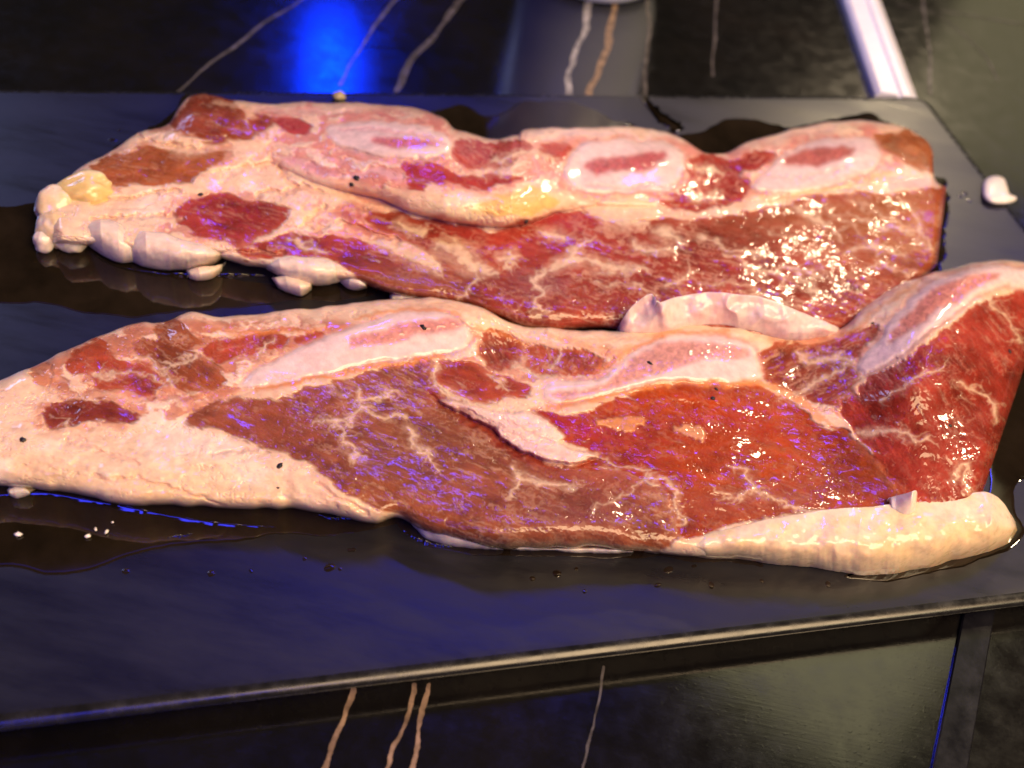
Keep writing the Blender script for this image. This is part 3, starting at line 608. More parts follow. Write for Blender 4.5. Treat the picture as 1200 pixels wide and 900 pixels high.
# ------------------------------------------------------------------ slabs as relief meshes, cut up by tissue
def sample(a, x, y):
    fx = np.clip(x-X0, 0, RW-1.001); fy = np.clip(y-Y0, 0, RH-1.001)
    i = fx.astype(int); j = fy.astype(int); u = fx-i; v = fy-j
    if a.ndim == 3: u = u[..., None]; v = v[..., None]
    return (a[j, i]*(1-u)+a[j, i+1]*u)*(1-v)+(a[j+1, i]*(1-u)+a[j+1, i+1]*u)*v
def sample_id(a, x, y):
    return a[np.clip(np.rint(y-Y0).astype(int), 0, RH-1), np.clip(np.rint(x-X0).astype(int), 0, RW-1)]


def grid_normals(V):
    du = np.gradient(V, axis=1); dv = np.gradient(V, axis=0)
    n = np.cross(dv, du); n /= np.linalg.norm(n, axis=-1)[..., None]+1e-12
    return n

def slab(root, name, mp, back, front, nu, nv, height, wf, wb, we, fat_name='fat_layer', zmin=0.0):
    """back/front: outlines in survey pixels, same number of columns; height(px,py) above the plate"""
    bk = spline(back, nu); fr = spline(front, nu)
    jit = (fbm(np.arange(nu)/26.0, np.zeros(nu), mp.seed+77, 3)-0.5)
    bk = bk+np.stack([0*jit, jit*5], 1); jit2 = (fbm(np.arange(nu)/34.0, np.ones(nu)*3, mp.seed+78, 2)-0.5)
    fr = fr+np.stack([0*jit2, jit2*7], 1)
    s = np.linspace(0, 1, nv)[:, None]
    px = bk[None, :, 0]*(1-s)+fr[None, :, 0]*s; py = bk[None, :, 1]*(1-s)+fr[None, :, 1]*s
    ln = np.hypot(fr[:, 0]-bk[:, 0], fr[:, 1]-bk[:, 1])[None]
    qf = (1-s)*ln; qb = s*ln
    mid = (bk+fr)/2; ax = np.concatenate([[0], np.cumsum(np.linalg.norm(np.diff(mid, axis=0), axis=1))])
    q0 = ax[None]; q1 = ax[-1]-ax[None]
    wfu = np.interp(np.linspace(0, 1, nu), *wf)[None]
    kk = np.ones(161)/161; wfu = np.convolve(np.pad(wfu[0], 80, 'edge'), kk, 'valid')[None]
    T = height(px, py)
    z = T*prof(qf/wfu, 2.8)*(0.62+0.38*prof(qb/wb))
    z = z*prof((q0+3)/we[0])*prof((q1+2)/we[1])
    dmp = sample(mp.h, px, py)*np.clip(z/0.006, 0, 1)
    V = P(px, py, ZP+np.maximum(z, 0.0)+dmp)
    col = sample(mp.col, px, py); rg = sample(mp.gloss, px, py)
    ids = sample_id(mp.id, px, py)
    # back skirt: rows that drop behind the silhouette to the plate
    rows = []
    away = np.array([0, 1.0, 0])
    for k, f in enumerate((0.0, 0.25, 0.6)):
        v = V[0]+away*0.0022*(1-0.5*f); v[:, 2] = ZP+(V[0][:, 2]-ZP)*f*0.95; rows.append(v)
    sk = len(rows)
    V = np.concatenate([np.array(rows), V]); pad = lambda a: np.concatenate([np.repeat(a[:1], sk, 0), a])
    col = pad(col); rg = pad(rg); ids = pad(ids)
    nrm = grid_normals(V)
    H, W = V.shape[:2]; idx = np.arange(H*W).reshape(H, W)
    F = np.stack([idx[:-1, :-1], idx[1:, :-1], idx[1:, 1:], idx[:-1, 1:]], -1)
    fid = ids[:-1, :-1]
    if nrm[..., 2].mean() < 0: nrm = -nrm
    Vf = V.reshape(-1, 3); Cf = col.reshape(-1, 3); Gf = rg.reshape(-1); Nf = nrm.reshape(-1, 3)
    objs = {}; lastbone = None
    for k in sorted(mp.kind):
        f = F[fid == k]
        if len(f) < 12: continue
        used, inv = np.unique(f.ravel(), return_inverse=True)
        kind = mp.kind[k]; par = root
        if kind == 'marrow' and lastbone: par = lastbone
        nm = fat_name if kind == 'fat' else kind
        m = M_FAT if kind == 'fat' else M_LEAN if kind == 'muscle' else M_BONE
        o = mesh_obj(nm, Vf[used], inv.reshape(-1, 4), m, par, Cf[used], Gf[used], True, Nf[used])
        if kind == 'rib_bone': lastbone = o
        objs[k] = o
    return objs, V

def patch(name, m, parent, up, lo, zup, zlo, dome, col, gloss=0.2, nu=120, nv=40, seed=0, rough=0.0006, jit=3.0, ends=0.12, cvar=0.12, tint2=None, skirt=True, p=None, folds=0.0, rind=None):
    """a fleshy piece between two outlines: heights zup..zlo along its edges, bulging by dome"""
    a = spline(up, nu); b = spline(lo, nu)
    k = np.linspace(0, 1, nu)*np.linalg.norm(np.diff(a, axis=0), axis=1).sum()/24.0
    a = a+np.stack([k*0, (fbm(k, k*0+seed, seed+200)-0.5)*jit], 1); b = b+np.stack([k*0, (fbm(k, k*0+seed+5, seed+201)-0.5)*jit], 1)
    s = np.linspace(0, 1, nv)[:, None]; u = np.linspace(0, 1, nu)[None]
    px = a[None, :, 0]*(1-s)+b[None, :, 0]*s; py = a[None, :, 1]*(1-s)+b[None, :, 1]*s
    zu = np.interp(u[0], np.linspace(0, 1, len(zup)), zup)[None]; zl = np.interp(u[0], np.linspace(0, 1, len(zlo)), zlo)[None]
    e = prof(u/ends)*prof((1-u)/ends) if ends > 0 else 1
    fall = 1-(1-s)**0.8 if p is None else s**p
    z = (zu*(1-fall)+zl*fall+dome*np.sin(np.pi*s)**0.7)*(0.35+0.65*e)
    z = z*(1+folds*(ridge(px/38+s*0.5, s*0.8, seed+70, 2)-0.6)*np.sin(np.pi*np.clip(s, 0.0, 1)))
    z = np.maximum(z+rough*2*(fbm(px/30, py/26, seed+60, 3)-0.5)*np.sin(np.pi*np.clip(s, 0.03, 0.97)), 0.0)
    V = P(px, py, ZP+z)
    c = np.asarray(col)*(1-cvar+2*cvar*fbm(px/40, py/22, seed+61, 4)[..., None])
    if tint2 is not None:
        t = sm(0.45, 0.65, fbm(px/38, py/20, seed+62, 3))[..., None]; c = c*(1-t)+np.asarray(tint2)*t
    if rind is not None:
        t = (sm(0.40, 0.75, s+0.25*(fbm(px/30, py/20, seed+63, 3)-0.5))*0.8)[..., None]; c = c*(1-t)+np.asarray(rind)*t
    if skirt:
        v0 = V[0]+np.array([0, 0.002, 0]); v0 = v0.copy(); v0[:, 2] = ZP
        V = np.concatenate([v0[None], V]); c = np.concatenate([c[:1], c])
    H, W = V.shape[:2]; idx = np.arange(H*W).reshape(H, W)
    F = np.stack([idx[:-1, :-1], idx[1:, :-1], idx[1:, 1:], idx[:-1, 1:]], -1).reshape(-1, 4)
    return mesh_obj(name, V.reshape(-1, 3), F, m, parent, c.reshape(-1, 3), np.full(H*W, gloss))

# ---- rear slab
def hB(x, y):
    h = 0.0085+0.0012*(fbm(x/120, y/60, 401, 2)-0.5)*2
    # the bone side lies as a thicker ledge over the lean side
    cx = np.array([250, 317, 367, 400, 447, 480, 523, 553, 590, 620, 650, 700, 780, 900, 1100]); cy = np.array([200, 189, 212, 222, 233, 248, 259, 263, 266, 262, 249, 240, 242, 232, 205])
    d = np.interp(x, cx, cy)-y
    amp = np.interp(x, [180, 300, 420, 520, 600, 680, 800, 1000], [0, 0.002, 0.0055, 0.0085, 0.0085, 0.003, 0.0012, 0.001])
    h = h+amp*prof((d+1)/np.interp(x, [180, 450, 560, 660, 800], [22, 30, 40, 28, 20]), 1.7)
    for bx, by, rx, ry, a in ((460, 165, 90, 24, 0.0015), (735, 195, 90, 26, 0.0015), (985, 185, 80, 28, 0.003), (575, 175, 34, 22, -0.0022), (840, 200, 34, 28, -0.0018), (240, 135, 50, 26, 0.003), (240, 172, 60, 10, -0.0015), (1040, 260, 60, 60, 0.0015), (640, 350, 90, 22, 0.001)):
        h = h+a*np.exp(-((x-bx)/rx)**2-((y-by)/ry)**2)
    return h
rootB = empty("beef_short_rib", tuple(P(600, 300, ZP)))
tag(rootB, "marbled raw beef short rib at the back of the plate with a yellow fat lump", "raw meat", "raw short rib slabs on the plate")
backB = [(58, 225), (100, 192), (130, 178), (160, 156), (195, 146), (212, 122), (226, 112), (250, 112), (275, 117), (300, 120), (340, 120), (400, 119), (450, 121), (490, 126), (520, 138), (535, 151), (572, 162), (605, 158), (618, 152), (680, 149), (725, 147), (770, 152), (800, 163), (825, 177), (850, 178), (880, 166), (930, 152), (970, 143), (1000, 140), (1030, 143), (1060, 150), (1083, 162), (1093, 178), (1094, 200), (1098, 214), (1109, 219)]
frontB = [(62, 286), (90, 286), (120, 288), (165, 296), (205, 303), (250, 302), (290, 310), (320, 316), (350, 326), (400, 330), (445, 341), (490, 350), (530, 354), (575, 367), (612, 385), (640, 388), (680, 388), (720, 388), (770, 396), (830, 402), (890, 402), (950, 398), (985, 390), (1020, 370), (1050, 350), (1080, 330), (1098, 312)]
partsB, _ = slab(rootB, "B", B, backB, frontB, 1000, 240, hB, ([0, 0.15, 0.35, 0.5, 0.75, 1], [26, 26, 26, 30, 28, 22]), 26, (16, 12))

# lumps and lobes of fat at the rear slab's left end
CREAM = (0.82, 0.66, 0.50); YEL = (0.80, 0.58, 0.22)
def lump(parent, px, py, z, rad, col, seed=0, amp=0.25, name='fat_lump', rot=0, gloss=0.12, tint2=None):
    c = P(px, py, ZP+z); nu, nv = 48, 26
    th = np.linspace(0, 2*np.pi, nu, endpoint=False)[None]; ph = np.linspace(0.02, np.pi-0.02, nv)[:, None]
    d = np.stack([np.cos(th)*np.sin(ph), np.sin(th)*np.sin(ph), np.cos(ph)+0*th], -1)
    nn = sum(np.sin(d @ np.random.RandomState(seed+q).normal(0, 2.6, 3)+q*1.7) for q in range(6))/6
    hi = sum(np.sin(d @ np.random.RandomState(seed+40+q).normal(0, 6.5, 3)+q*2.1) for q in range(6))/6
    nn = nn+0.35*hi; r = 1+amp*nn[..., None]
    v = d*r*np.array(rad); ca, sa = math.cos(R(rot)), math.sin(R(rot))
    v = np.stack([v[..., 0]*ca-v[..., 1]*sa, v[..., 0]*sa+v[..., 1]*ca, v[..., 2]], -1)+c
    v[..., 2] = np.maximum(v[..., 2], ZP+0.0001)
    idx = np.arange(nu*nv).reshape(nv, nu); nx = np.roll(idx, -1, 1)
    F = np.stack([idx[:-1], idx[1:], nx[1:], nx[:-1]], -1).reshape(-1, 4)
    cc = np.asarray(col)*(1+0.25*nn[..., None])
    if tint2 is not None: t = sm(0.0, 0.35, nn)[..., None]; cc = cc*(1-t)+np.asarray(tint2)*t
    return mesh_obj(name, v.reshape(-1, 3), F, M_FAT, parent, np.clip(cc, 0, 0.9).reshape(-1, 3), np.full(nu*nv, gloss))
lump(rootB, 101, 226, 0.0072, (0.0072, 0.0052, 0.0046), YEL, 3, 0.30, tint2=(0.82, 0.66, 0.36), rot=30)
lump(rootB, 66, 240, 0.0048, (0.0050, 0.0058, 0.0050), CREAM, 8, 0.22, tint2=(0.82, 0.62, 0.34), rot=20)
lump(rootB, 66, 268, 0.0036, (0.0046, 0.0044, 0.0042), CREAM, 14, 0.25, tint2=(0.78, 0.56, 0.30))
lump(rootB, 84, 281, 0.0030, (0.0040, 0.0034, 0.0032), (0.80, 0.68, 0.48), 22, 0.25, tint2=YEL)
lump(rootB, 53, 282, 0.0024, (0.0026, 0.0032, 0.0028), CREAM, 26, 0.2)
patch("fat_lobe", M_FAT, rootB, [(96, 262), (120, 256), (140, 262), (156, 275)], [(104, 288), (122, 301), (142, 308), (160, 306)], [0.006, 0.009, 0.009, 0.006], [0.001, 0.001, 0.001, 0.001], 0.003, CREAM, seed=31)
patch("fat_lobe", M_FAT, rootB, [(148, 276), (165, 270), (190, 273), (215, 280), (245, 287), (263, 293)], [(150, 306), (168, 313), (192, 317), (220, 316), (248, 311), (264, 300)], [0.005, 0.0095, 0.0095, 0.009, 0.008, 0.004], [0.0006]*3+[0.001]*3, 0.0035, CREAM, seed=35)
patch("fat_lobe", M_FAT, rootB, [(308, 308), (325, 299), (350, 300), (375, 302), (400, 304), (408, 308)], [(312, 316), (330, 326), (350, 333), (375, 334), (398, 330), (408, 318)], [0.004, 0.008, 0.009, 0.009, 0.008, 0.004], [0.002]*6, 0.003, CREAM, seed=41)
patch("fat_lobe", M_FAT, rootB, [(318, 326), (335, 322), (352, 325), (366, 330)], [(326, 338), (340, 345), (354, 347), (365, 340)], [0.003, 0.005, 0.005, 0.003], [0.0005]*4, 0.002, CREAM, seed=45)
patch("fat_lobe", M_FAT, rootB, [(402, 318), (414, 312), (424, 322), (430, 334)], [(398, 330), (408, 338), (420, 340), (430, 338)], [0.003, 0.006, 0.005, 0.003], [0.001]*4, 0.002, CREAM, seed=49)
patch("fat_lobe", M_FAT, rootB, [(218, 318), (230, 314), (248, 312), (262, 310)], [(222, 326), (234, 329), (248, 327), (260, 318)], [0.002, 0.004, 0.004, 0.002], [0.0003]*4, 0.0015, CREAM, seed=53)
patch("fat_lobe", M_FAT, rootB, [(456, 346), (468, 342), (482, 345), (496, 350)], [(458, 354), (470, 358), (484, 359), (496, 358)], [0.002, 0.004, 0.004, 0.002], [0.0003]*4, 0.0012, CREAM, seed=57)

# ---- front slab
def hA(x, y):
    h = 0.0090+0.0012*(fbm(x/140, y/70, 501, 2)-0.5)*2
    for bx, by, rx, ry, an, a in ((450, 385, 120, 26, -12, 0.0025), (800, 420, 100, 26, -10, 0.0022), (610, 410, 50, 26, 10, -0.0022), (640, 610, 120, 36, 0, 0.0028), (560, 500, 70, 16, 30, -0.0012), (925, 420, 40, 60, -20, -0.0020), (960, 540, 90, 40, 30, -0.0016), (150, 440, 100, 40, -10, 0.001), (420, 520, 90, 40, 20, 0.0012)):
        c, s = math.cos(R(an)), math.sin(R(an)); u = (x-bx)*c+(y-by)*s; v = -(x-bx)*s+(y-by)*c
        h = h+a*np.exp(-(u/rx)**2-(v/ry)**2)
    # the right end humps up into a fold
    r0 = np.interp(y, [300, 380, 470, 560, 620], [1150, 1100, 1075, 1100, 1110]); wd = np.where(x < r0, 75, 110)
    h = h+np.interp(y, [300, 340, 450, 560, 620], [0.013, 0.013, 0.011, 0.004, 0.001])*np.exp(-((x-r0)/wd)**2)
    return h
rootA = empty("beef_short_rib", tuple(P(600, 500, ZP)))
tag(rootA, "large raw beef short rib at the front of the plate with a humped right end", "raw meat", "raw short rib slabs on the plate")
backA = [(-70, 474), (0, 446), (30, 432), (70, 414), (130, 388), (165, 379), (195, 374), (225, 364), (260, 370), (320, 365), (400, 356), (470, 350), (520, 351), (565, 361), (605, 381), (650, 385), (700, 386), (760, 386), (800, 378), (850, 378), (900, 388), (945, 393), (985, 384), (1010, 362), (1050, 336), (1090, 319), (1140, 308), (1190, 305), (1225, 308), (1238, 318)]
frontA = [(-70, 568), (0, 571), (40, 574), (80, 579), (130, 588), (170, 592), (225, 593), (285, 597), (325, 597), (345, 596), (400, 604), (440, 612), (470, 606), (500, 624), (560, 640), (620, 643), (700, 643), (750, 646), (800, 650), (860, 652), (920, 655), (980, 655), (1040, 645), (1080, 628), (1110, 610), (1150, 582)]
partsA, _ = slab(rootA, "A", A, backA, frontA, 1150, 300, hA, ([0, 0.2, 0.38, 0.46, 0.6, 0.7, 0.85, 1], [34, 30, 24, 34, 44, 30, 30, 26]), 26, (14, 26))
# front fat strip, its torn tab, the flap behind, and loose edge bits
strip = patch("fat_strip", M_FAT, rootA, [(742, 640), (770, 636), (800, 631), (850, 620), (900, 609), (950, 600), (1000, 595), (1044, 591), (1100, 585), (1155, 577), (1176, 590), (1190, 612)],
      [(742, 646), (770, 648), (800, 652), (860, 656), (920, 662), (980, 669), (1022, 674), (1080, 666), (1111, 658), (1150, 648), (1180, 637), (1192, 622)],
      [0.003, 0.005, 0.0085, 0.0100, 0.0105, 0.011, 0.011, 0.011, 0.011, 0.011, 0.010, 0.005], [0.0002]*12, 0.0003, (0.82, 0.63, 0.43), seed=71, nu=420, nv=70, rough=0.0008, jit=4, ends=0.03, tint2=(0.82, 0.62, 0.35), p=4.0, folds=0.09, rind=(0.78, 0.56, 0.28))
patch("fat_tab", M_FAT, rootA, [(1040, 584), (1052, 580), (1064, 577), (1073, 574), (1076, 580)], [(1042, 596), (1052, 601), (1062, 604), (1070, 602), (1074, 598)], [0.011, 0.012, 0.014, 0.016, 0.013], [0.0105]*5, 0.0006, (0.84, 0.68, 0.54), seed=75, nu=50, nv=24)
patch("fat_flap", M_FAT, rootA, [(724, 384), (736, 364), (752, 350), (764, 345), (772, 354), (785, 350), (800, 346), (830, 343), (865, 344), (900, 351), (935, 364), (965, 376), (985, 385)],
      [(722, 392), (740, 392), (760, 394), (775, 394), (790, 390), (810, 386), (835, 384), (860, 386), (890, 392), (915, 397), (940, 398), (965, 396), (985, 392)],
      [0.008, 0.013, 0.016, 0.017, 0.015, 0.016, 0.017, 0.017, 0.017, 0.016, 0.014, 0.012, 0.010], [0.007]*13, 0.0006, (0.80, 0.62, 0.53), seed=81, nu=260, nv=50, rough=0.0007, jit=3, ends=0.06, folds=0.15, tint2=(0.80, 0.56, 0.48))
patch("fat_edge", M_FAT, rootA, [(480, 612), (500, 614), (540, 628), (580, 638), (620, 641), (680, 642), (742, 642)], [(484, 618), (502, 632), (540, 641), (580, 645), (620, 646), (680, 647), (742, 648)], [0.003, 0.005, 0.0035, 0.0022, 0.0018, 0.0018, 0.003], [0.0002]*7, 0.0012, (0.82, 0.66, 0.50), seed=85, nu=220, nv=20, jit=5, rough=0.0004)
patch("fat_edge", M_FAT, rootA, [(8, 574), (18, 570), (30, 572), (36, 578)], [(10, 580), (20, 584), (28, 583), (35, 580)], [0.002, 0.003, 0.003, 0.002], [0.0002]*4, 0.0012, (0.82, 0.70, 0.52), seed=89, nu=40, nv=16)

# ------------------------------------------------------------------ juices on the plate
def puddle(label, pts, h=0.00012, seed=0, group="meat juice puddles on the plate"):
    o_ = spline(pts, 180, True)
    k = np.arange(180); o_ = o_+np.stack([(fbm(k/7.0, k*0, seed+300)-0.5)*15*np.sin(np.pi*k/180)**0.5, (fbm(k/7.0, k*0+4, seed+301)-0.5)*10*np.sin(np.pi*k/180)**0.5], 1)
    c = o_.mean(0); base = P(c[0], c[1], ZP)
    out = P(o_[:, 0], o_[:, 1], np.full(180, ZP+0.00003))
    nx = np.roll(out, -1, 0)-np.roll(out, 1, 0); nx /= np.linalg.norm(nx, axis=1)[:, None]
    inn = np.stack([-nx[:, 1], nx[:, 0], 0*nx[:, 0]], 1)
    area = np.sum(out[:, 0]*np.roll(out[:, 1], -1)-np.roll(out[:, 0], -1)*out[:, 1])
    if area < 0: inn = -inn
    rings = [out]
    for q, f in ((0.00015, 0.6), (0.00035, 0.9), (0.0008, 1.0)):
        r = out+inn*q; r[:, 2] = ZP+h*f; rings.append(r)
    V = np.vstack(rings); F = []
    for a in range(len(rings)-1):
        for i in range(180): F.append([a*180+i, a*180+(i+1) % 180, (a+1)*180+(i+1) % 180, (a+1)*180+i])
    F.append([(len(rings)-1)*180+i for i in range(180)])
    if area < 0: F = [f[::-1] for f in F]
    ff = np.empty(len(F), object); ff[:] = F
    o = mesh_obj("juice_puddle", V, ff, M_JUICE, origin=base); o.location = base
    tag(o, label, "puddle", group); return o
puddle("broad brown juice puddle around the yellow fat end of the rear slab", [(-60, 240), (0, 243), (40, 238), (70, 240), (120, 235), (200, 300), (300, 330), (420, 335), (440, 346), (380, 352), (300, 357), (235, 362), (190, 366), (150, 372), (110, 368), (85, 362), (60, 357), (0, 356), (-60, 356)], seed=1)
puddle("brown juice puddle under the front slab's left fatty edge", [(-60, 570), (0, 570), (150, 585), (300, 590), (440, 600), (470, 612), (420, 626), (350, 628), (280, 632), (200, 640), (150, 652), (100, 668), (55, 672), (20, 664), (-60, 660)], seed=2)
puddle("thin juice rim along the rear slab's upper left edge", [(112, 195), (160, 155), (195, 138), (218, 112), (260, 125), (230, 170), (150, 215)], seed=3)
puddle("dark juice patch behind the middle of the rear slab", [(500, 138), (520, 128), (545, 124), (572, 138), (590, 130), (620, 120), (660, 120), (695, 128), (712, 142), (760, 150), (800, 168), (780, 185), (640, 185), (540, 180)], seed=4)
puddle("dark juice patch behind the rear slab's right bones", [(790, 160), (820, 155), (850, 140), (880, 140), (910, 148), (950, 146), (985, 138), (1020, 134), (1045, 142), (1070, 160), (960, 190), (860, 195), (800, 180)], seed=5)
puddle("dark juice strip off the rear slab's cut right end", [(1080, 215), (1104, 210), (1112, 230), (1110, 280), (1104, 312), (1085, 330), (1070, 300)], seed=6)
puddle("juice puddle in front of the front slab's middle", [(480, 606), (620, 630), (760, 636), (860, 640), (900, 662), (840, 660), (760, 655), (640, 652), (560, 650), (505, 640), (470, 622)], seed=7)
puddle("glossy juice pool beside the front slab's humped right end", [(1140, 610), (1165, 520), (1200, 420), (1260, 400), (1280, 560), (1200, 560), (1190, 600), (1200, 630), (1160, 655), (1060, 678), (1010, 680), (1000, 668)], seed=8)
puddle("narrow juice streak reaching the plate's back edge", [(750, 116), (758, 114), (775, 130), (800, 150), (790, 156), (770, 142)], seed=9, h=0.0002)
# raised liquid edge clinging to the plate in front of the fat (a meniscus)
def meniscus(pts, rad, label, steep=1.0):
    p = spline(pts, 120); q = P(p[:, 0], p[:, 1], np.full(120, ZP+0.0003))
    j = fbm(np.arange(120)/6.0, np.zeros(120), 333, 3); rr = rad*(0.35+1.2*j)*np.sin(np.pi*np.clip(np.linspace(0, 1, 120), 0.03, 0.97))**0.4
    t = np.gradient(q, axis=0); t /= np.linalg.norm(t, axis=1)[:, None]; n = np.stack([-t[:, 1], t[:, 0], t[:, 2]], 1)
    fwd = np.array([0.0, -1.0, 0.0])
    prof_ = [(1.7, 0.0), (1.35, 0.12), (0.8, 0.52), (0.3, 0.95), (0.0, 1.12), (-0.3, 1.1), (-0.7, 0.7), (-1.0, 0.0)]
    prof_ = [(1.4, 0.0), (1.3, 0.1), (1.0, 0.4), (0.7, 0.7), (0.4, 1.0), (0.25, 1.1), (0.0, 1.15), (-0.6, 0.7), (-1.0, 0.0)]
    V = np.stack([q+fwd*(rr*a)[:, None]+np.array([0, 0, 1])*(rr*b*steep)[:, None]-np.array([0, 0, 0.0003]) for a, b in prof_], 1).reshape(-1, 3); K = len(prof_)
    idx = np.arange(120*K).reshape(120, K)
    F = np.stack([idx[:-1, :-1], idx[1:, :-1], idx[1:, 1:], idx[:-1, 1:]], -1).reshape(-1, 4)
    base = q[60].copy(); o = mesh_obj("juice_bead", V, F, M_JUICE, origin=base); o.location = base
    return tag(o, label, "juice bead", "raised beads of juice at the meat's edge")
meniscus([(-40, 579), (0, 579), (50, 577), (95, 584), (150, 594), (200, 604), (260, 613), (322, 617)], 0.0006, "long raised bead of juice shining blue below the front slab's left fat")
meniscus([(196, 630), (206, 627), (214, 627), (226, 624)], 0.0004, "short bead of juice left of the tiny blue specks below the front slab")
meniscus([(470, 618), (485, 628), (505, 636), (530, 640)], 0.0005, "curved bead of juice at the start of the front slab's red front bulge")
meniscus([(372, 601), (385, 606), (400, 606), (418, 607)], 0.0004, "bead of juice beneath the front slab's pale left corner of fat")
meniscus([(108, 295), (122, 305), (150, 315), (200, 322), (260, 322), (310, 322)], 0.0005, "raised bead of juice along the rear slab's pale fat lobes", 1.6)

def droplets():
    rs = np.random.RandomState(9); V = []; F = []
    spots = [(rs.uniform(620, 1010), 664+rs.uniform(-6, 34)) for _ in range(11)]+[(rs.uniform(60, 420), 648+rs.uniform(-10, 26)) for _ in range(8)]+[(rs.uniform(1112, 1150), rs.uniform(170, 300)) for _ in range(3)]+[(rs.uniform(10, 150), rs.uniform(150, 225)) for _ in range(4)]
    for x, y in spots:
        c = P(x, y, ZP); r = rs.uniform(0.0003, 0.0010); e = rs.uniform(1, 1.8); b = len(V); n = 10; a0 = rs.uniform(0, 3)
        for f, z in ((1, 0.00002), (0.8, 0.10), (0.45, 0.16)):
            for k in range(n):
                a = 2*math.pi*k/n; u, v = math.cos(a)*e*r*f, math.sin(a)*r*f
                V.append(c+np.array([u*math.cos(a0)-v*math.sin(a0), u*math.sin(a0)+v*math.cos(a0), z*r if f < 1 else 0.00002]))
        for q in range(2):
            for k in range(n): F.append([b+q*n+k, b+q*n+(k+1) % n, b+(q+1)*n+(k+1) % n, b+(q+1)*n+k])
        F.append([b+2*n+k for k in range(n)])
    ff = np.empty(len(F), object); ff[:] = F
    base = P(600, 660, ZP); o = mesh_obj("juice_droplets", np.array(V), ff, M_JUICE, origin=base); o.location = base
    tag(o, "tiny droplets of juice sprinkled over the black plate", "droplets", kind='stuff')
droplets()

# ------------------------------------------------------------------ small things
def speck(px, py, z, r, label, seed, m=M_PEPPER, name="pepper_flake", cat="pepper", group="black pepper flakes on the meat"):
    c = P(px, py, ZP+z); rs = np.random.RandomState(seed); nu, nv = 8, 5
    th = np.linspace(0, 2*np.pi, nu, endpoint=False)[None]; ph = np.linspace(0.2, np.pi-0.2, nv)[:, None]
    d = np.stack([np.cos(th)*np.sin(ph), np.sin(th)*np.sin(ph), np.cos(ph)+0*th], -1)*(1+0.45*(rs.rand(nv, nu, 1)-0.5))
    V = d*np.array([r*rs.uniform(0.9, 1.4), r*rs.uniform(0.6, 0.9), r*0.6])
    a = rs.uniform(0, 3); V = np.stack([V[..., 0]*math.cos(a)-V[..., 1]*math.sin(a), V[..., 0]*math.sin(a)+V[..., 1]*math.cos(a), V[..., 2]], -1)
    idx = np.arange(nu*nv).reshape(nv, nu); nx = np.roll(idx, -1, 1)
    F = list(np.stack([idx[:-1], idx[1:], nx[1:], nx[:-1]], -1).reshape(-1, 4))+[list(idx[0]), list(idx[-1][::-1])]
    ff = np.empty(len(F), object); ff[:] = [list(map(int, f)) for f in F]
    o = mesh_obj(name, V.reshape(-1, 3), ff, m, origin=np.zeros(3)); o.location = c
    return tag(o, label, cat, group)

bpy.context.view_layer.update()
deps = bpy.context.evaluated_depsgraph_get()
def on_meat(px, py):
    """height above the plate of whatever lies under this sight line"""
    d = fw+((px-600)/FPX)*rc-((py-450)/FPX)*uc; d = d/np.linalg.norm(d)
    ok, loc, *_ = scene.ray_cast(deps, Vector(CAM), Vector(d))
    return (loc[2]-ZP) if ok else 0.0
for k, (x, y, r, lb) in enumerate((
        (27, 516, 0.00085, "oblong black pepper flake on the front slab's far left fat"),
        (328, 546, 0.0008, "dark pepper flake on the pale fat below the front slab's mauve muscle"),
        (326, 572, 0.0004, "tiny brown speck low on the front slab's pale left fat"),
        (495, 383, 0.0008, "black pepper flake on the marrow of the front slab's left bone"),
        (762, 426, 0.0007, "black pepper flake on the marrow of the front slab's middle bone"),
        (839, 456, 0.00055, "upper of two pepper flakes below the front slab's middle bone"),
        (835, 467, 0.00075, "lower of two pepper flakes below the front slab's middle bone"),
        (1023, 379, 0.0006, "pepper flake on the slope up to the front slab's humped end"),
        (1113, 499, 0.0006, "pepper flake on the red muscle of the front slab's humped end"),
        (1183, 412, 0.0006, "pepper flake near the outer right edge of the humped end"),
        (418, 209, 0.0009, "upper pepper flake of the pair on the rear slab's pale ledge"),
        (412, 216, 0.0008, "lower pepper flake of the pair on the rear slab's pale ledge"),
        (617, 259, 0.0009, "pepper flake under the yellow fat of the rear slab"),
        (235, 228, 0.0008, "pepper flake above the red muscle at the rear slab's left"))):
    z = on_meat(x, y); speck(x, y, z-0.0001, r, lb, 40+k)
for k, (x, y, r, lb) in enumerate(((21, 626, 0.0006, "leftmost white fat crumb in the front puddle"), (103, 628, 0.0006, "yellowish fat crumb in the front puddle"), (112, 620, 0.0005, "grey fat crumb just behind the yellowish crumb in the front puddle"), (125, 623, 0.0005, "small fat crumb right of the yellowish crumb in the front puddle"), (132, 612, 0.0003, "tiniest fat crumb, nearest the front slab's fat"))):
    speck(x, y, 0.0006, r, lb, 80+k, M_SCRAP, "fat_crumb", "fat crumb", "crumbs of fat in the front puddle")

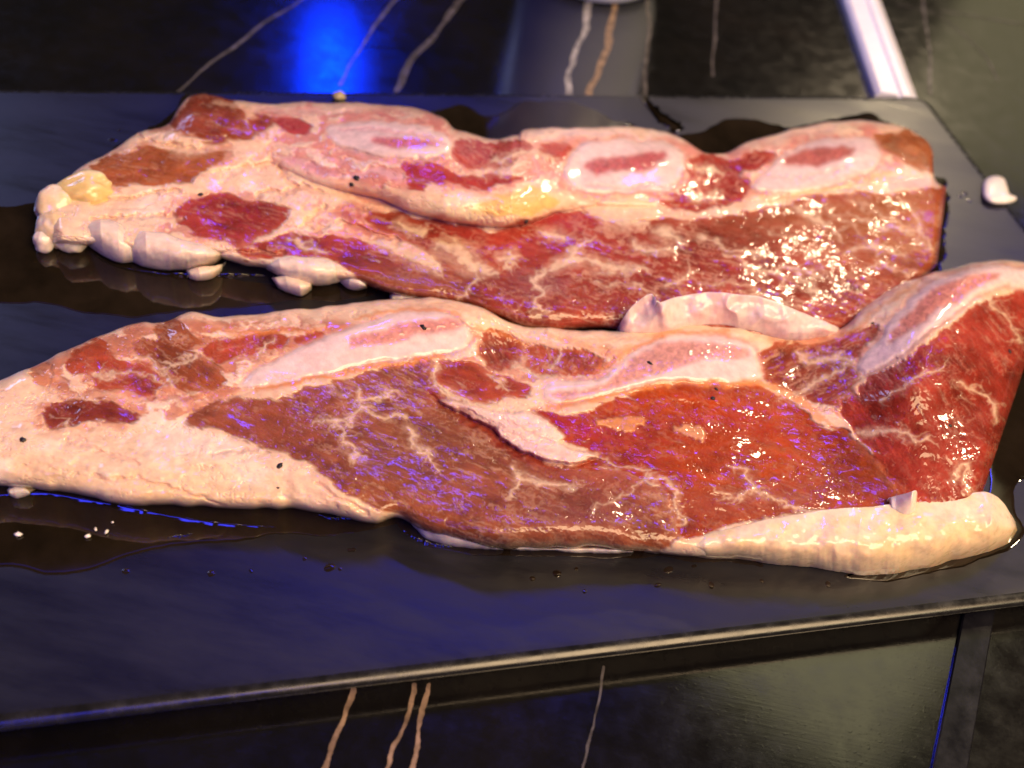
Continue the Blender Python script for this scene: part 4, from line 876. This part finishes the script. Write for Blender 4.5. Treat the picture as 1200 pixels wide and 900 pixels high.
speck(397, 112, 0.0012, 0.0022, "small tan scrap at the plate's back edge behind the rear slab", 97, simple("tan_scrap", (0.34, 0.28, 0.14), 0.35, nscale=600, namp=0.3), "food_scrap", "scrap", "scraps of food on the plate's edge")
def scrap():
    pts = spline([(1151, 222), (1154, 211), (1165, 206), (1176, 209), (1180, 218), (1183, 227), (1191, 231), (1188, 236), (1176, 239), (1162, 238), (1153, 232)], 60, True)
    c = np.array((1167, 223.0)); base = P(c[0], c[1], ZP); rings = []
    for f, z in ((1, 0.0001), (1.02, 0.0006), (0.93, 0.0014), (0.7, 0.0021), (0.35, 0.0024)):
        q = c+(pts-c)*f; rings.append(P(q[:, 0], q[:, 1], np.full(60, ZP+z)))
    V = np.vstack(rings); F = [[a*60+i, a*60+(i+1) % 60, (a+1)*60+(i+1) % 60, (a+1)*60+i] for a in range(4) for i in range(60)]+[[240+i for i in range(60)]]
    F = [f[::-1] for f in F]
    ff = np.empty(len(F), object); ff[:] = F
    o = mesh_obj("fat_scrap", V, ff, M_SCRAP, origin=base); o.location = base
    tag(o, "white comma-shaped scrap of fat on the plate's right edge", "scrap")
scrap()

def bar(name, a, b, width, height, m, label, cat, groove=False):
    """bevelled bar lying on the table between world points a and b"""
    a = np.array(a); b = np.array(b); t = (b-a)/np.linalg.norm(b-a); n = np.array([-t[1], t[0], 0])
    w = width/2; e = min(height*0.35, w*0.3)
    prof_ = [(-w, 0.0002), (-w*0.4, height)] if groove else [(-w, 0.0002), (-w, height-e), (-w+e, height)]
    if groove: prof_ += [(-w*0.08, height), (-w*0.03, height*0.72), (w*0.10, height*0.72), (w*0.15, height)]
    prof_ += [(w-e, height), (w, height-e), (w, 0.0002)]
    V = []; k = len(prof_)
    for p in (a, b):
        for u, z in prof_: V.append(p+n*u+np.array([0, 0, z]))
    F = [[i, i+1, k+i+1, k+i] for i in range(k-1)]+[[k-1, 0, k, 2*k-1], list(range(k))[::-1], [k+i for i in range(k)]]
    ff = np.empty(len(F), object); ff[:] = F
    base = (a+b)/2; base[2] = 0
    o = mesh_obj(name, np.array(V), ff, m, origin=base, smooth=False); o.location = base
    return tag(o, label, cat)
p0 = P(1050, 120, 0.0); p1 = P(1008, 0, 0.0); p0[2] = p1[2] = 0
bar("pale_bar", p0-(p1-p0)*0.02, p1+(p1-p0)*0.6, 0.0175, 0.004, M_WHITE, "pale grooved bar lying on the table behind the plate's right corner", "bar", True)  # pale strip modelled as a raised enamel bar
q0 = P(1143, 735, 0.0); q1 = P(1112, 900, 0.0); q0[2] = q1[2] = 0
bar("table_trim", q0+(q0-q1)*14, q1+(q1-q0)*14, 0.0068, 0.0010, M_TRIM, "black trim strip on the table in front of the plate's right end", "trim")

def cup():
    c = P(686, 4, 0.0); r = np.linalg.norm(P(770, -6, 0.0)-P(606, -6, 0.0))/2
    c = c+np.array([0, r*0.86, 0]); c[2] = 0
    pr = [(0.0, 0.0008), (r*0.80, 0.0004), (r*0.86, 0.0012), (r*0.90, 0.004), (r*0.98, 0.012), (r*1.02, 0.05), (r*1.06, 0.11), (r*1.04, 0.111), (r*1.0, 0.108), (r*0.96, 0.05), (r*0.85, 0.008), (0.0, 0.007)]
    n = 72; V = []; M_CUP = simple('pale_blue_grey_enamel', (0.70, 0.78, 0.90), 0.25, nscale=60, namp=0.05)
    for rr, z in pr:
        for k in range(n): V.append((rr*math.cos(2*np.pi*k/n), rr*math.sin(2*np.pi*k/n), z))
    F = [[a*n+i, a*n+(i+1) % n, (a+1)*n+(i+1) % n, (a+1)*n+i] for a in range(len(pr)-1) for i in range(n)]
    o = mesh_obj("white_cup", np.array(V), np.array(F), M_CUP, origin=np.zeros(3)); o.location = c
    tag(o, "white cup whose foot shows at the top edge behind the plate", "cup")
cup()
